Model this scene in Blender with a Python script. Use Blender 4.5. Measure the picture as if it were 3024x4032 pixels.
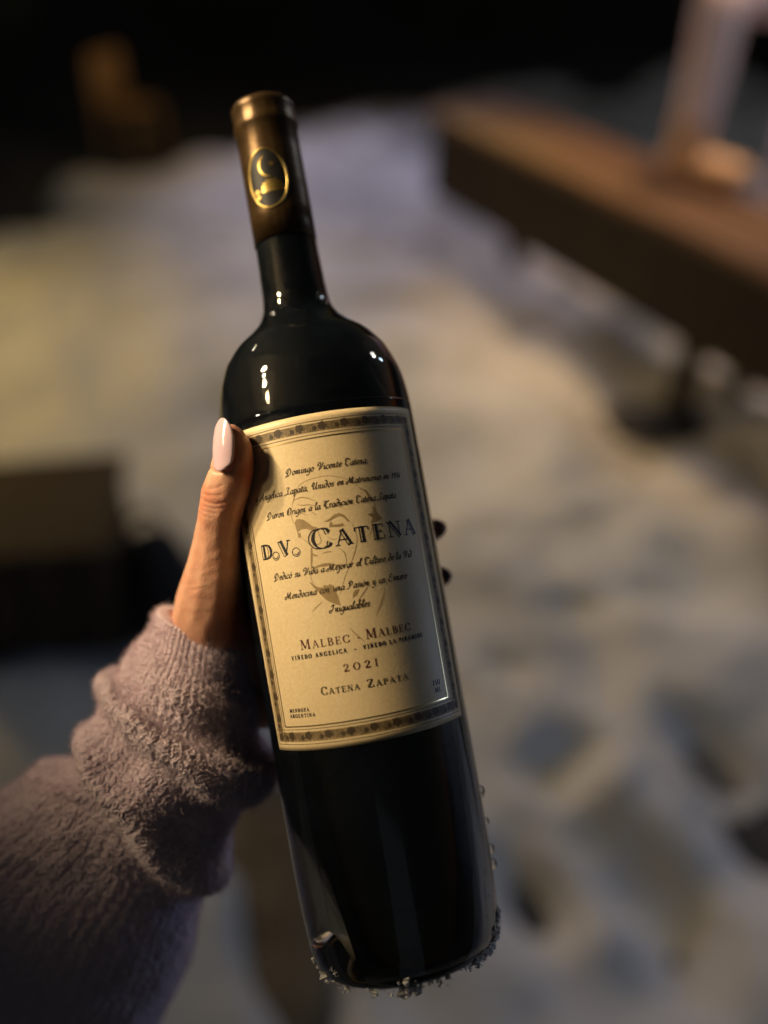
import bpy, bmesh, math, random
import numpy as np
from mathutils import Vector, Matrix

random.seed(7)
RNG = np.random.default_rng(7)
for o in list(bpy.data.objects):
    bpy.data.objects.remove(o)
scene = bpy.context.scene
COL = scene.collection
rad = math.radians

# ------------------------------------------------------------------ camera
FPX, CX, CY = 3600.0, 1512.0, 2016.0            # focal length and centre in photo pixels
PITCH = rad(38.0)
CAM = np.array([0.0, 0.0, 1.5])
XV = np.array([1.0, 0.0, 0.0])
UV = np.array([0.0, math.sin(PITCH), math.cos(PITCH)])
FV = np.array([0.0, math.cos(PITCH), -math.sin(PITCH)])

def ray(u, v):
    return (u - CX) / FPX * XV + (CY - v) / FPX * UV + FV
def at(u, v, d):                                 # photo pixel at a depth -> point in the place
    return CAM + ray(u, v) * d
def on_plane(u, v, z):
    r = ray(u, v)
    return CAM + r * ((z - CAM[2]) / r[2])

cam_data = bpy.data.cameras.new('camera')
cam_data.sensor_fit = 'VERTICAL'
cam_data.sensor_height = 36.0
cam_data.lens = FPX / 4032.0 * 36.0
cam_data.clip_start = 0.01
cam_data.clip_end = 400.0
cam_data.dof.use_dof = True
cam_data.dof.focus_distance = 0.338
cam_data.dof.aperture_fstop = 2.0
cam_obj = bpy.data.objects.new('camera', cam_data)
COL.objects.link(cam_obj)
cam_obj.location = CAM
cam_obj.rotation_euler = (math.pi / 2 - PITCH, 0, 0)
scene.camera = cam_obj

# ------------------------------------------------------------------ world (night sky)
world = bpy.data.worlds.new('World')
scene.world = world
world.use_nodes = True
wn = world.node_tree.nodes
sky = wn.new('ShaderNodeTexSky')
sky.sky_type = 'NISHITA'
sky.sun_disc = False
sky.sun_elevation = rad(-0.5)
sky.sun_rotation = rad(60.0)
bg = wn['Background']
world.node_tree.links.new(sky.outputs['Color'], bg.inputs['Color'])
bg.inputs['Strength'].default_value = SKY_STRENGTH = 0.035

# ------------------------------------------------------------------ lamps of the place, plus an added rear fill (night)
def lamp(name, loc, power, color, radius, kind='POINT', target=None, spot=60, blend=0.6):
    l = bpy.data.lights.new(name, kind)
    l.energy = power
    l.color = color
    l.shadow_soft_size = radius
    if kind == 'SPOT':
        l.spot_size = rad(spot)
        l.spot_blend = blend
    o = bpy.data.objects.new(name, l)
    COL.objects.link(o)
    o.location = loc
    if target is not None:
        o.rotation_euler = (Vector(target) - Vector(loc)).to_track_quat('-Z', 'Y').to_euler()
    return o
for _p, _e in (((-1.60, 0.62, 2.66), 215), ((-1.66, 0.30, 2.62), 170), ((-1.62, 0.04, 2.50), 85), ((-1.50, -0.22, 2.36), 18)):
    lamp('terrace_spot', _p, _e, (1.0, 0.765, 0.45), 0.065, 'SPOT', (0.05, 0.40, 1.34), 18, 1.0)
lamp('garden_spot', (-2.7, 3.0, 1.75), 135, (1.0, 0.66, 0.20), 0.15, 'SPOT', (-0.9, 2.5, 0), 80, 1.0)
lamp('path_spot', (-0.2, 5.2, 2.2), 230, (1.0, 0.62, 0.10), 0.15, 'SPOT', (0.50, 2.2, 0), 26, 1.0)
lamp('bench_spot', (1.25, 2.9, 2.7), 165, (1.0, 0.66, 0.40), 0.15, 'SPOT', (1.15, 3.0, 0.5), 50, 0.8)
lamp('eaves_spot', (-1.6, 7.4, 2.5), 420, (0.74, 0.70, 1.0), 0.2, 'SPOT', (0.5, 3.5, 0), 42, 0.9)
lamp('bollard_lamp', (2.2, 0.60, 1.02), 15, (0.45, 0.62, 1.0), 0.06)
for _p, _e, _c in (((-1.45, 1.55, 2.05), 5, (1.0, 0.90, 0.74)), ((-1.75, 2.1, 2.2), 6, (1.0, 0.92, 0.8)), ((-2.1, 2.7, 2.3), 6, (1.0, 0.8, 0.5)),
                   ((1.95, 2.3, 2.35), 14, (0.90, 0.95, 1.0)), ((2.0, 2.4, 1.9), 9, (0.55, 0.75, 1.0)), ((2.2, 2.7, 2.4), 8, (1.0, 0.85, 0.65))):
    lamp('festoon_bulb', _p, _e, _c, 0.05 if _p[0] > 0 else 0.03)
_w = bpy.data.lights.new('rear_fill', 'AREA')          # added soft fill behind the camera, lifts the bottle's dark side
_w.shape = 'RECTANGLE'; _w.size = 1.5; _w.size_y = 2.6; _w.energy = 0.7; _w.color = (0.70, 0.82, 1.0)
_wo = bpy.data.objects.new('rear_fill', _w); COL.objects.link(_wo)
_wo.location = (0.6, -3.2, 1.7); _wo.rotation_euler = (Vector((0, 1, 0))).to_track_quat('-Z', 'Z').to_euler()

scene.view_settings.view_transform = 'Standard'
scene.view_settings.look = 'None'
scene.view_settings.exposure = 0.0
scene.view_settings.gamma = 1.0
scene.render.engine = 'CYCLES'
scene.cycles.use_denoising = True
scene.cycles.max_bounces = 12
scene.cycles.transmission_bounces = 10
scene.cycles.caustics_refractive = False
scene.cycles.caustics_reflective = False
scene.cycles.sample_clamp_indirect = 4.0

# ------------------------------------------------------------------ helpers
def tag(o, label=None, cat=None, group=None, kind=None):
    if label: o['label'] = label
    if cat: o['category'] = cat
    if group: o['group'] = group
    if kind: o['kind'] = kind
    return o

def empty(name, matrix=None):
    o = bpy.data.objects.new(name, None)
    COL.objects.link(o)
    o.empty_display_size = 0.02
    if matrix is not None:
        o.matrix_world = matrix
    return o

def link_mesh(name, me, mat, parent=None, smooth=True, world_coords=False):
    o = bpy.data.objects.new(name, me)
    COL.objects.link(o)
    if mat is not None and len(me.materials) == 0:
        me.materials.append(mat)
    if smooth and len(me.polygons):
        me.polygons.foreach_set('use_smooth', np.ones(len(me.polygons), dtype=bool))
    if parent is not None:
        o.parent = parent
        if world_coords:
            o.matrix_parent_inverse = parent.matrix_world.inverted()
    return o

def mesh_np(name, verts, quads, tris=None):
    """quick mesh from numpy arrays"""
    me = bpy.data.meshes.new(name)
    verts = np.asarray(verts, dtype=np.float32)
    me.vertices.add(len(verts))
    me.vertices.foreach_set('co', verts.ravel())
    q = np.zeros((0, 4), dtype=np.int32) if quads is None or len(quads) == 0 else np.asarray(quads, dtype=np.int32)
    t = np.zeros((0, 3), dtype=np.int32) if tris is None or len(tris) == 0 else np.asarray(tris, dtype=np.int32)
    loops = np.concatenate([q.ravel(), t.ravel()])
    me.loops.add(len(loops))
    me.loops.foreach_set('vertex_index', loops)
    me.polygons.add(len(q) + len(t))
    starts = np.concatenate([np.arange(len(q)) * 4, len(q) * 4 + np.arange(len(t)) * 3]).astype(np.int32)
    me.polygons.foreach_set('loop_start', starts)
    me.update(calc_edges=True)
    me.validate()
    return me

def grid_quads(nu, nv, wrap_u=False):
    i = np.arange(nv - 1)[:, None]
    j = np.arange(nu if wrap_u else nu - 1)[None, :]
    j2 = (j + 1) % nu
    a = i * nu + j; b = i * nu + j2; c = (i + 1) * nu + j2; d = (i + 1) * nu + j
    return np.stack([a, b, c, d], -1).reshape(-1, 4)

def _hash(ix, iy, iz, seed):
    n = (ix.astype(np.int64) * 374761393 + iy.astype(np.int64) * 668265263 + iz.astype(np.int64) * 2147483647 + seed * 144269504) & 0xffffffff
    n = ((n ^ (n >> 13)) * 1274126177) & 0xffffffff
    n = ((n ^ (n >> 16)) * 2246822519) & 0xffffffff
    return ((n ^ (n >> 15)) & 0xffffff) / float(0xffffff)

def vnoise(x, y, z=None, seed=0):
    """smooth value noise in -1..1"""
    x = np.asarray(x, float); y = np.asarray(y, float)
    z = np.zeros_like(x) if z is None else np.asarray(z, float)
    x, y, z = np.broadcast_arrays(x, y, z)
    ix, iy, iz = np.floor(x), np.floor(y), np.floor(z)
    fx, fy, fz = x - ix, y - iy, z - iz
    s = lambda t: t * t * t * (t * (t * 6 - 15) + 10)
    fx, fy, fz = s(fx), s(fy), s(fz)
    r = 0
    for dx in (0, 1):
        for dy in (0, 1):
            for dz in (0, 1):
                w = (fx if dx else 1 - fx) * (fy if dy else 1 - fy) * (fz if dz else 1 - fz)
                r = r + w * _hash(ix + dx, iy + dy, iz + dz, seed)
    return r * 2 - 1

def fbm(x, y, z=None, oct=4, seed=0):
    r, a, f = 0, 1.0, 1.0
    for k in range(oct):
        r = r + a * vnoise(x * f, y * f, None if z is None else z * f, seed + k)
        a *= 0.5; f *= 2.03
    return r

def catmull(pts, n):
    """smooth curve through pts, n samples per span"""
    p = np.asarray(pts, float)
    p = np.vstack([2 * p[0] - p[1], p, 2 * p[-1] - p[-2]])
    out = []
    for i in range(1, len(p) - 2):
        t = np.linspace(0, 1, n, endpoint=False)[:, None]
        a, b, c, d = p[i - 1], p[i], p[i + 1], p[i + 2]
        out.append(0.5 * (2 * b + (c - a) * t + (2 * a - 5 * b + 4 * c - d) * t**2 + (3 * b - a - 3 * c + d) * t**3))
    out.append(p[-2][None])
    return np.vstack(out)

def lathe(name, prof, seg, mat, parent):
    """profile [(r, z)] in mm, closed with a pole when r == 0 at the ends"""
    prof = np.asarray(prof, float) / 1000.0
    th = np.linspace(0, 2 * np.pi, seg, endpoint=False)
    v = np.stack([prof[:, None, 0] * np.sin(th), -prof[:, None, 0] * np.cos(th), np.repeat(prof[:, 1:2], seg, 1)], -1).reshape(-1, 3)
    me = mesh_np(name, v, grid_quads(seg, len(prof), True))
    bm = bmesh.new(); bm.from_mesh(me)
    bmesh.ops.remove_doubles(bm, verts=bm.verts, dist=1e-7)
    bmesh.ops.recalc_face_normals(bm, faces=bm.faces)
    bm.to_mesh(me); bm.free()
    return link_mesh(name, me, mat, parent)

def box_bm(bm, c, s, rz=0.0, bevel=0.0):
    r = bmesh.ops.create_cube(bm, size=1.0)
    vs = r['verts']
    bmesh.ops.scale(bm, vec=s, verts=vs)
    if bevel:
        es = list({e for v in vs for e in v.link_edges})
        rb = bmesh.ops.bevel(bm, geom=es, offset=bevel, segments=2, affect='EDGES', profile=0.6)
        vs = list({v for f in rb['faces'] for v in f.verts} | {v for v in vs if v.is_valid})
    bmesh.ops.rotate(bm, cent=(0, 0, 0), matrix=Matrix.Rotation(rz, 3, 'Z'), verts=vs)
    bmesh.ops.translate(bm, vec=c, verts=vs)

def box(name, c, s, mat, parent=None, rz=0.0, bevel=0.004):
    bm = bmesh.new()
    box_bm(bm, (0, 0, 0), s, 0, bevel)
    me = bpy.data.meshes.new(name); bm.to_mesh(me); bm.free()
    o = link_mesh(name, me, mat, parent, smooth=False)
    o.location = c; o.rotation_euler = (0, 0, rz)
    return o

# ------------------------------------------------------------------ materials
def new_mat(name):
    m = bpy.data.materials.new(name); m.use_nodes = True
    nt = m.node_tree
    return m, nt, nt.nodes, nt.links, nt.nodes['Principled BSDF']

def ramp(n, l, fac, stops):
    r = n.new('ShaderNodeValToRGB')
    e = r.color_ramp.elements
    while len(e) < len(stops): e.new(0.5)
    for k, (p, c) in enumerate(stops):
        e[k].position = p; e[k].color = (*c, 1)
    l.new(fac, r.inputs['Fac'])
    return r

def noise_node(n, l, scale, detail=4, rough=0.55, coord='Object', dist=0.0):
    tc = n.new('ShaderNodeTexCoord')
    t = n.new('ShaderNodeTexNoise')
    t.inputs['Scale'].default_value = scale
    t.inputs['Detail'].default_value = detail
    t.inputs['Roughness'].default_value = rough
    t.inputs['Distortion'].default_value = dist
    l.new(tc.outputs[coord], t.inputs['Vector'])
    return t

def bump(n, l, height, strength, dist, p, normal=None):
    b = n.new('ShaderNodeBump')
    b.inputs['Strength'].default_value = strength
    b.inputs['Distance'].default_value = dist
    l.new(height, b.inputs['Height'])
    if normal is not None: l.new(normal, b.inputs['Normal'])
    l.new(b.outputs['Normal'], p.inputs['Normal'])
    return b

def simple(name, color, rough=0.6, metal=0.0, var=0.25, scale=40.0, bumpd=0.0, spec=0.5):
    m, nt, n, l, p = new_mat(name)
    t = noise_node(n, l, scale)
    c = np.array(color)
    r = ramp(n, l, t.outputs['Fac'], [(0.3, tuple(c * (1 - var))), (0.7, tuple(np.minimum(c * (1 + var), 1)))])
    l.new(r.outputs['Color'], p.inputs['Base Color'])
    p.inputs['Roughness'].default_value = rough
    p.inputs['Metallic'].default_value = metal
    p.inputs['Specular IOR Level'].default_value = spec
    if bumpd: bump(n, l, t.outputs['Fac'], 0.6, bumpd, p)
    return m

def m_glass():
    m, nt, n, l, p = new_mat('dark_green_bottle_glass')
    p.inputs['Base Color'].default_value = (0.84, 0.78, 0.62, 1)
    p.inputs['Transmission Weight'].default_value = 1.0
    p.inputs['IOR'].default_value = 1.5
    t = noise_node(n, l, 60, 3)
    r = ramp(n, l, t.outputs['Fac'], [(0.35, (0.008,) * 3), (0.75, (0.03,) * 3)])
    l.new(r.outputs['Color'], p.inputs['Roughness'])
    t2 = noise_node(n, l, 35, 2)
    bump(n, l, t2.outputs['Fac'], 0.04, 0.002, p)
    # bluish diffuse veil mixed into the glass to lift its blacks
    black_lift = n.new('ShaderNodeBsdfDiffuse'); black_lift.inputs['Color'].default_value = (0.30, 0.46, 0.72, 1)
    t3 = noise_node(n, l, 28, 6, 0.65)
    r3 = ramp(n, l, t3.outputs['Fac'], [(0.35, (0.002,) * 3), (0.75, (0.010,) * 3)])
    mixs = n.new('ShaderNodeMixShader'); out = n['Material Output']
    l.new(r3.outputs['Color'], mixs.inputs['Fac']); l.new(p.outputs['BSDF'], mixs.inputs[1]); l.new(black_lift.outputs['BSDF'], mixs.inputs[2])
    l.new(mixs.outputs['Shader'], out.inputs['Surface'])
    return m

def m_paper():
    m, nt, n, l, p = new_mat('cream_label_paper')
    t = noise_node(n, l, 900, 5, 0.7)
    t2 = noise_node(n, l, 45, 3)
    r = ramp(n, l, t.outputs['Fac'], [(0.3, (0.61, 0.48, 0.285)), (0.7, (0.72, 0.58, 0.36))])
    r2 = ramp(n, l, t2.outputs['Fac'], [(0.3, (0.93, 0.91, 0.88)), (0.7, (1, 1, 1))])
    mx = n.new('ShaderNodeMix'); mx.data_type = 'RGBA'; mx.blend_type = 'MULTIPLY'
    mx.inputs['Factor'].default_value = 1.0
    l.new(r.outputs['Color'], mx.inputs['A']); l.new(r2.outputs['Color'], mx.inputs['B'])
    l.new(mx.outputs['Result'], p.inputs['Base Color'])
    p.inputs['Roughness'].default_value = 0.42
    p.inputs['Specular IOR Level'].default_value = 0.35
    bump(n, l, t.outputs['Fac'], 0.35, 0.0002, p)
    return m

def m_skin():
    m, nt, n, l, p = new_mat('tanned_skin')
    t = noise_node(n, l, 90, 5, 0.6)
    r = ramp(n, l, t.outputs['Fac'], [(0.25, (0.56, 0.24, 0.15)), (0.55, (0.70, 0.38, 0.26)), (0.8, (0.77, 0.47, 0.34))])
    fl = n.new('ShaderNodeAttribute'); fl.attribute_name = 'flush'
    mx = n.new('ShaderNodeMix'); mx.data_type = 'RGBA'
    l.new(fl.outputs['Fac'], mx.inputs['Factor']); l.new(r.outputs['Color'], mx.inputs['A'])
    mx.inputs['B'].default_value = (0.56, 0.125, 0.05, 1)
    l.new(mx.outputs['Result'], p.inputs['Base Color'])
    p.inputs['Roughness'].default_value = 0.38
    p.inputs['Subsurface Weight'].default_value = 0.25
    p.inputs['Subsurface Radius'].default_value = (0.0035, 0.0012, 0.0006)
    p.inputs['Subsurface Scale'].default_value = 1.0
    f = noise_node(n, l, 1500, 3, 0.6)
    b1 = bump(n, l, f.outputs['Fac'], 0.40, 0.0003, p)
    v = n.new('ShaderNodeTexVoronoi'); v.inputs['Scale'].default_value = 900
    v.feature = 'DISTANCE_TO_EDGE'
    tc = n.new('ShaderNodeTexCoord'); l.new(tc.outputs['Object'], v.inputs['Vector'])
    bump(n, l, v.outputs['Distance'], 0.32, 0.0004, p, b1.outputs['Normal'])
    return m

def m_knit():
    m, nt, n, l, p = new_mat('lilac_wool_knit')
    at_ = n.new('ShaderNodeAttribute'); at_.attribute_name = 'yarn'
    t = noise_node(n, l, 700, 4, 0.7)
    r = ramp(n, l, t.outputs['Fac'], [(0.3, (0.66, 0.50, 0.58)), (0.7, (0.92, 0.76, 0.84))])
    l.new(r.outputs['Color'], p.inputs['Base Color'])
    p.inputs['Roughness'].default_value = 0.85
    p.inputs['Sheen Weight'].default_value = 0.8
    p.inputs['Sheen Roughness'].default_value = 0.4
    p.inputs['Specular IOR Level'].default_value = 0.25
    f = noise_node(n, l, 2600, 4, 0.7)
    bump(n, l, f.outputs['Fac'], 0.8, 0.0005, p)
    return m

def m_snow():
    m, nt, n, l, p = new_mat('trodden_snow')
    t = noise_node(n, l, 3.0, 6, 0.65)
    dirt = noise_node(n, l, 1.3, 5, 0.6)
    r = ramp(n, l, dirt.outputs['Fac'], [(0.30, (0.46, 0.45, 0.44)), (0.48, (0.68, 0.68, 0.68)), (0.70, (0.82, 0.82, 0.84))])
    l.new(r.outputs['Color'], p.inputs['Base Color'])
    p.inputs['Roughness'].default_value = 0.55
    p.inputs['Specular IOR Level'].default_value = 0.4
    f = noise_node(n, l, 45, 6, 0.7)
    bump(n, l, f.outputs['Fac'], 0.8, 0.02, p)
    return m

def m_wood(name, dark, light, scale=(3, 40, 40), rough=0.55, bumpd=0.002):
    m, nt, n, l, p = new_mat(name)
    tc = n.new('ShaderNodeTexCoord'); mp = n.new('ShaderNodeMapping')
    mp.inputs['Scale'].default_value = scale
    l.new(tc.outputs['Object'], mp.inputs['Vector'])
    t = n.new('ShaderNodeTexNoise'); t.inputs['Scale'].default_value = 1.0; t.inputs['Detail'].default_value = 6
    t.inputs['Distortion'].default_value = 0.6
    l.new(mp.outputs['Vector'], t.inputs['Vector'])
    r = ramp(n, l, t.outputs['Fac'], [(0.3, dark), (0.7, light)])
    l.new(r.outputs['Color'], p.inputs['Base Color'])
    p.inputs['Roughness'].default_value = rough
    bump(n, l, t.outputs['Fac'], 0.6, bumpd, p)
    return m

M_GLASS = m_glass()
M_WINE = simple('red_wine', (0.006, 0.0075, 0.010), 0.25, 0, 0.2, 20)
M_PAPER = m_paper()
M_INK = simple('dark_ink', (0.007, 0.007, 0.012), 0.5, 0, 0.3, 400)
M_BROWNINK = simple('brown_ink', (0.050, 0.032, 0.014), 0.6, 0, 0.3, 500)
M_REDINK = simple('wine_red_ink', (0.075, 0.012, 0.014), 0.5, 0, 0.3, 400)
M_SEPIA = simple('sepia_portrait_ink', (0.28, 0.19, 0.085), 0.6, 0, 0.2, 500)
M_BAND = simple('printed_border_brown', (0.26, 0.185, 0.09), 0.6, 0, 0.45, 1500)
M_FOIL = simple('gold_foil', (0.86, 0.66, 0.32), 0.30, 1.0, 0.1, 200)
M_CAPS = simple('bronze_capsule_foil', (0.060, 0.036, 0.016), 0.36, 0.6, 0.25, 160, 0.0004, 0.2)
M_BADGE = simple('black_enamel', (0.004, 0.004, 0.005), 0.5, 0, 0.2, 100, 0, 0.2)
M_BADGEGOLD = simple('embossed_gold', (0.31, 0.22, 0.07), 0.36, 1.0, 0.25, 300)
M_SKIN = m_skin()
M_NAIL = simple('pale_lilac_nail_varnish', (0.60, 0.43, 0.49), 0.12, 0, 0.03, 60, 0, 0.6)
M_KNIT = m_knit()
M_SNOW = m_snow()
M_SOIL = simple('dark_frozen_soil', (0.034, 0.034, 0.038), 0.9, 0, 0.5, 4, 0.02)
M_SHADE = simple('ground_shade_brown', (0.11, 0.084, 0.05), 0.8, 0, 0.5, 14, 0.01)  # brown tone for the shade painted on the snow
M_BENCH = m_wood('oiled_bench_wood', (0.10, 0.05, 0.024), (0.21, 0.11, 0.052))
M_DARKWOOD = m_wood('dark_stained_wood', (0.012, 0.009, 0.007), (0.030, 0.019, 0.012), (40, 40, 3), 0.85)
M_CRATE = m_wood('brown_crate_wood', (0.022, 0.015, 0.009), (0.062, 0.040, 0.022), (40, 40, 3), 0.85)
M_CHAIR = m_wood('teak_chair_wood', (0.22, 0.12, 0.04), (0.42, 0.25, 0.09))
def m_ice():
    m, nt, n, l, p = new_mat('clear_ice')
    p.inputs['Base Color'].default_value = (0.92, 0.90, 0.90, 1)
    p.inputs['Transmission Weight'].default_value = 0.35
    p.inputs['IOR'].default_value = 1.31
    p.inputs['Roughness'].default_value = 0.12
    f = noise_node(n, l, 900, 3)
    bump(n, l, f.outputs['Fac'], 0.5, 0.0006, p)
    return m
M_ICE = m_ice()
def m_drop():
    m, nt, n, l, p = new_mat('water')
    p.inputs['Base Color'].default_value = (1, 1, 1, 1)
    p.inputs['Transmission Weight'].default_value = 1.0
    p.inputs['IOR'].default_value = 1.33
    f = noise_node(n, l, 300, 2)
    r = ramp(n, l, f.outputs['Fac'], [(0, (0.01,) * 3), (1, (0.04,) * 3)])
    l.new(r.outputs['Color'], p.inputs['Roughness'])
    return m
M_DROP = m_drop()
M_LEAF = simple('dark_evergreen_leaf', (0.03, 0.045, 0.022), 0.6, 0, 0.4, 8)
M_BARK = simple('bark', (0.05, 0.035, 0.025), 0.9, 0, 0.4, 30, 0.004)
M_TROUSER = simple('pale_pink_trouser_cloth', (0.80, 0.60, 0.56), 0.85, 0, 0.15, 60, 0.001)
M_BOOT = simple('tan_boot_leather', (0.72, 0.44, 0.24), 0.5, 0, 0.2, 50, 0.0006)
M_COAT = simple('lavender_padded_coat', (0.42, 0.38, 0.52), 0.7, 0, 0.15, 25, 0.002)
M_HAIR = simple('brown_hair', (0.06, 0.035, 0.02), 0.5, 0, 0.4, 300, 0.002)
# ================================================================== the ground, the bench and what lies behind
gb = mesh_np('ground', [(-150, -60, -.06), (150, -60, -.06), (150, 200, -.06), (-150, 200, -.06)], [[0, 1, 2, 3]])
tag(link_mesh('ground', gb, M_SOIL, None, smooth=False), kind='structure')

nx, ny = 420, 520
xs = np.linspace(-4.5, 4.5, nx); ys = np.linspace(-0.8, 9.0, ny)
X, Y = np.meshgrid(xs, ys)
h = .048 * fbm(X * 1.9, Y * 1.9, oct=2, seed=2) + .026 * fbm(X * 4.2, Y * 4.2, oct=3, seed=9) + .006 * fbm(X * 11, Y * 11, oct=2, seed=19) + .018 * np.maximum(0, vnoise(X * 3.1, Y * 3.1, seed=21))
# boot prints and hollows seen through the blur
dents = [(2230, 3000, .085, .065, .085, .4), (2480, 3420, .07, .15, .055, .6), (2080, 3420, .055, .11, .05, .4), (2150, 3640, .06, .14, .06, .5),
         (2740, 2880, .05, .10, .06, .5), (2960, 3200, .10, .14, .06, .2), (2000, 2660, .05, .05, .05, 0), (2240, 2400, .07, .05, .04, 0),
         (2680, 2330, .14, .08, .05, .3), (2600, 2020, .14, .06, .035, 0), (2330, 2080, .12, .05, .03, 0), (2560, 3900, .16, .07, .045, .3),
         (1150, 3650, .07, .20, .09, .25), (1000, 3900, .10, .12, .05, 0), (1500, 3990, .10, .08, .05, 0), (700, 1250, .20, .10, .04, .2), (300, 1300, .2, .1, .035, 0),
         (1800, 1000, .22, .10, .04, .3), (1200, 1000, .25, .12, .04, 0), (2000, 1300, .2, .08, .03, -.2), (500, 1650, .16, .06, .03, 0)]
for (u, v, a, b, dep, rot) in dents:
    p = on_plane(u, v, 0)
    dx, dy = X - p[0], Y - p[1]
    ex = (dx * math.cos(rot) + dy * math.sin(rot)) / a; ey = (-dx * math.sin(rot) + dy * math.cos(rot)) / b
    d2 = ex**2 + ey**2
    h += -.62 * dep * np.exp(-d2 * .9) + dep * .18 * np.exp(-((np.sqrt(d2) - 1.6) / .5)**2)
for (u, v, a, amp) in [(2380, 3030, .07, .055), (2450, 3200, .08, .04), (420, 2000, .12, .03), (1900, 2300, .2, .02), (2400, 1450, .15, .04)]:
    p = on_plane(u, v, 0)
    h += amp * np.exp(-((X - p[0])**2 + (Y - p[1])**2) / a**2)
# the snow thins out to bare soil at the far side
lim = np.interp(X, [-4.5, -1.9, -1.6, -1.1, -.35, .4, 4.5], [2.9, 3.3, 4.0, 4.6, 6.2, 6.6, 6.9]) + .5 * fbm(X * 1.3, Y * 1.3, oct=3, seed=14)
h -= .16 / (1 + np.exp(-(Y - lim) / .10))
h -= .10 * np.exp(-(((X + .62) / .16)**2 + ((Y - 1.36) / .10)**2)**2) * 0
snow = link_mesh('snow', mesh_np('snow', np.stack([X, Y, h], -1).reshape(-1, 3), grid_quads(nx, ny)), M_SNOW)
tag(snow, kind='structure')

# ---- the bench on the right
BH = 0.55
e0 = on_plane(1680, 425, BH); e1 = on_plane(3024, 1060, BH)
dirb = (e1 - e0) / np.linalg.norm(e1 - e0)                 # along the front edge, towards the camera
nb = np.array([-dirb[1], dirb[0], 0.0])
if nb[0] < 0: nb = -nb                                     # away from the front edge, to the right
LEN, WID = 3.1, 0.36
ang = math.atan2(dirb[1], dirb[0])
bmat = Matrix.Translation((e0[0], e0[1], 0)) @ Matrix.Rotation(ang, 4, 'Z')
side = 1.0 if (Matrix.Rotation(ang, 3, 'Z') @ Vector((0, 1, 0))).dot(Vector(nb)) > 0 else -1.0
bench = empty('wooden_bench', bmat)
tag(bench, 'long low wooden bench with orange-brown seat standing on the snow', 'bench')
for k in range(3):
    w_ = WID / 3 - .008
    box('seat_plank', (LEN / 2, side * (WID * (k + .5) / 3), BH - .018), (LEN, w_, .036), M_BENCH, bench, bevel=.008)
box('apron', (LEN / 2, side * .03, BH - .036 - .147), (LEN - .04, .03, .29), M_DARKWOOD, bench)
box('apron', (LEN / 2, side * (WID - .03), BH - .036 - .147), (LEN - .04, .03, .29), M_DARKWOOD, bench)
xleg = float((np.array([.873, 2.427, 0]) - np.array([e0[0], e0[1], 0])) @ dirb)
for xk, yk in ((.30, WID - .10), (xleg, .055), (xleg, WID - .055), (3.0, .055), (3.0, WID - .055)):
    if True:
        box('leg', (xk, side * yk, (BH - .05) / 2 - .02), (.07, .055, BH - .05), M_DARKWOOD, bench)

# dark patches laid on the snow as painted shade
def shade_patch(u, v, ra, rb, seed, mat=M_SOIL):
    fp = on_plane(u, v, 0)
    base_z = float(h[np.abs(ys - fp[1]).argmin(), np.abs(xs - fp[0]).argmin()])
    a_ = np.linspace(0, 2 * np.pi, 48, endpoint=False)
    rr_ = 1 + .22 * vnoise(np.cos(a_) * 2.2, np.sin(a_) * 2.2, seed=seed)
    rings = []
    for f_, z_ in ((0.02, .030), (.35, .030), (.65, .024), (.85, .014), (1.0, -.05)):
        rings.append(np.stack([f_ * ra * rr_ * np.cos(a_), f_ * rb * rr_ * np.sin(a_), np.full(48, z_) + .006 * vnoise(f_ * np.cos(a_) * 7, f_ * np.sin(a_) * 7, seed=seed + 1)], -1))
    sp = link_mesh('shade_patch', mesh_np('shade_patch', np.array(rings).reshape(-1, 3), grid_quads(48, 5, True)), mat)
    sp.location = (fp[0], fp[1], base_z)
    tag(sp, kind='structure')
shade_patch(2570, 1640, .21, .11, 77)  # painted shade round the foot of the bench leg
shade_patch(1020, 3700, .16, .36, 80, M_SHADE)  # painted shadow of arm and bottle on the ground

# ---- dark wooden box at the left
c0 = on_plane(500, 2600, 0)
crate = empty('wooden_crate', Matrix.Translation((c0[0] - .21, c0[1] + .14, 0)) @ Matrix.Rotation(rad(8), 4, 'Z'))
tag(crate, 'dark brown-black wooden crate of upright boards standing on the snow behind the wrist', 'crate')
CW, CD, CH = .40, .30, .31
for k in range(4):
    w_ = CW / 4 - .006
    for sy in (-1, 1):
        box('board', (-CW / 2 + (k + .5) * CW / 4, sy * CD / 2, CH / 2 - .01), (w_, .02, CH - random.uniform(0, .012)), M_CRATE, crate)
for k in range(3):
    w_ = CD / 3 - .012
    for sx in (-1, 1):
        box('board', (sx * (CW / 2 - .011), -CD / 2 + (k + .5) * CD / 3, CH / 2 - .01), (.02, w_ - .006, CH - random.uniform(0, .012)), M_CRATE, crate)
box('lid', (0, 0, CH + .004), (CW + .03, CD + .04, .022), M_CRATE, crate)

# ---- black bag slumped against it
def ball_chain_bag():
    bx, by = c0[0] + .06, c0[1] + .10
    return [[(bx - .02, by + .02, .06, .085), (bx + .02, by, .10, .095), (bx + .01, by + .02, .20, .07)], [(bx + .06, by - .03, .05, .07), (bx + .05, by + .03, .12, .06)]]
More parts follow.
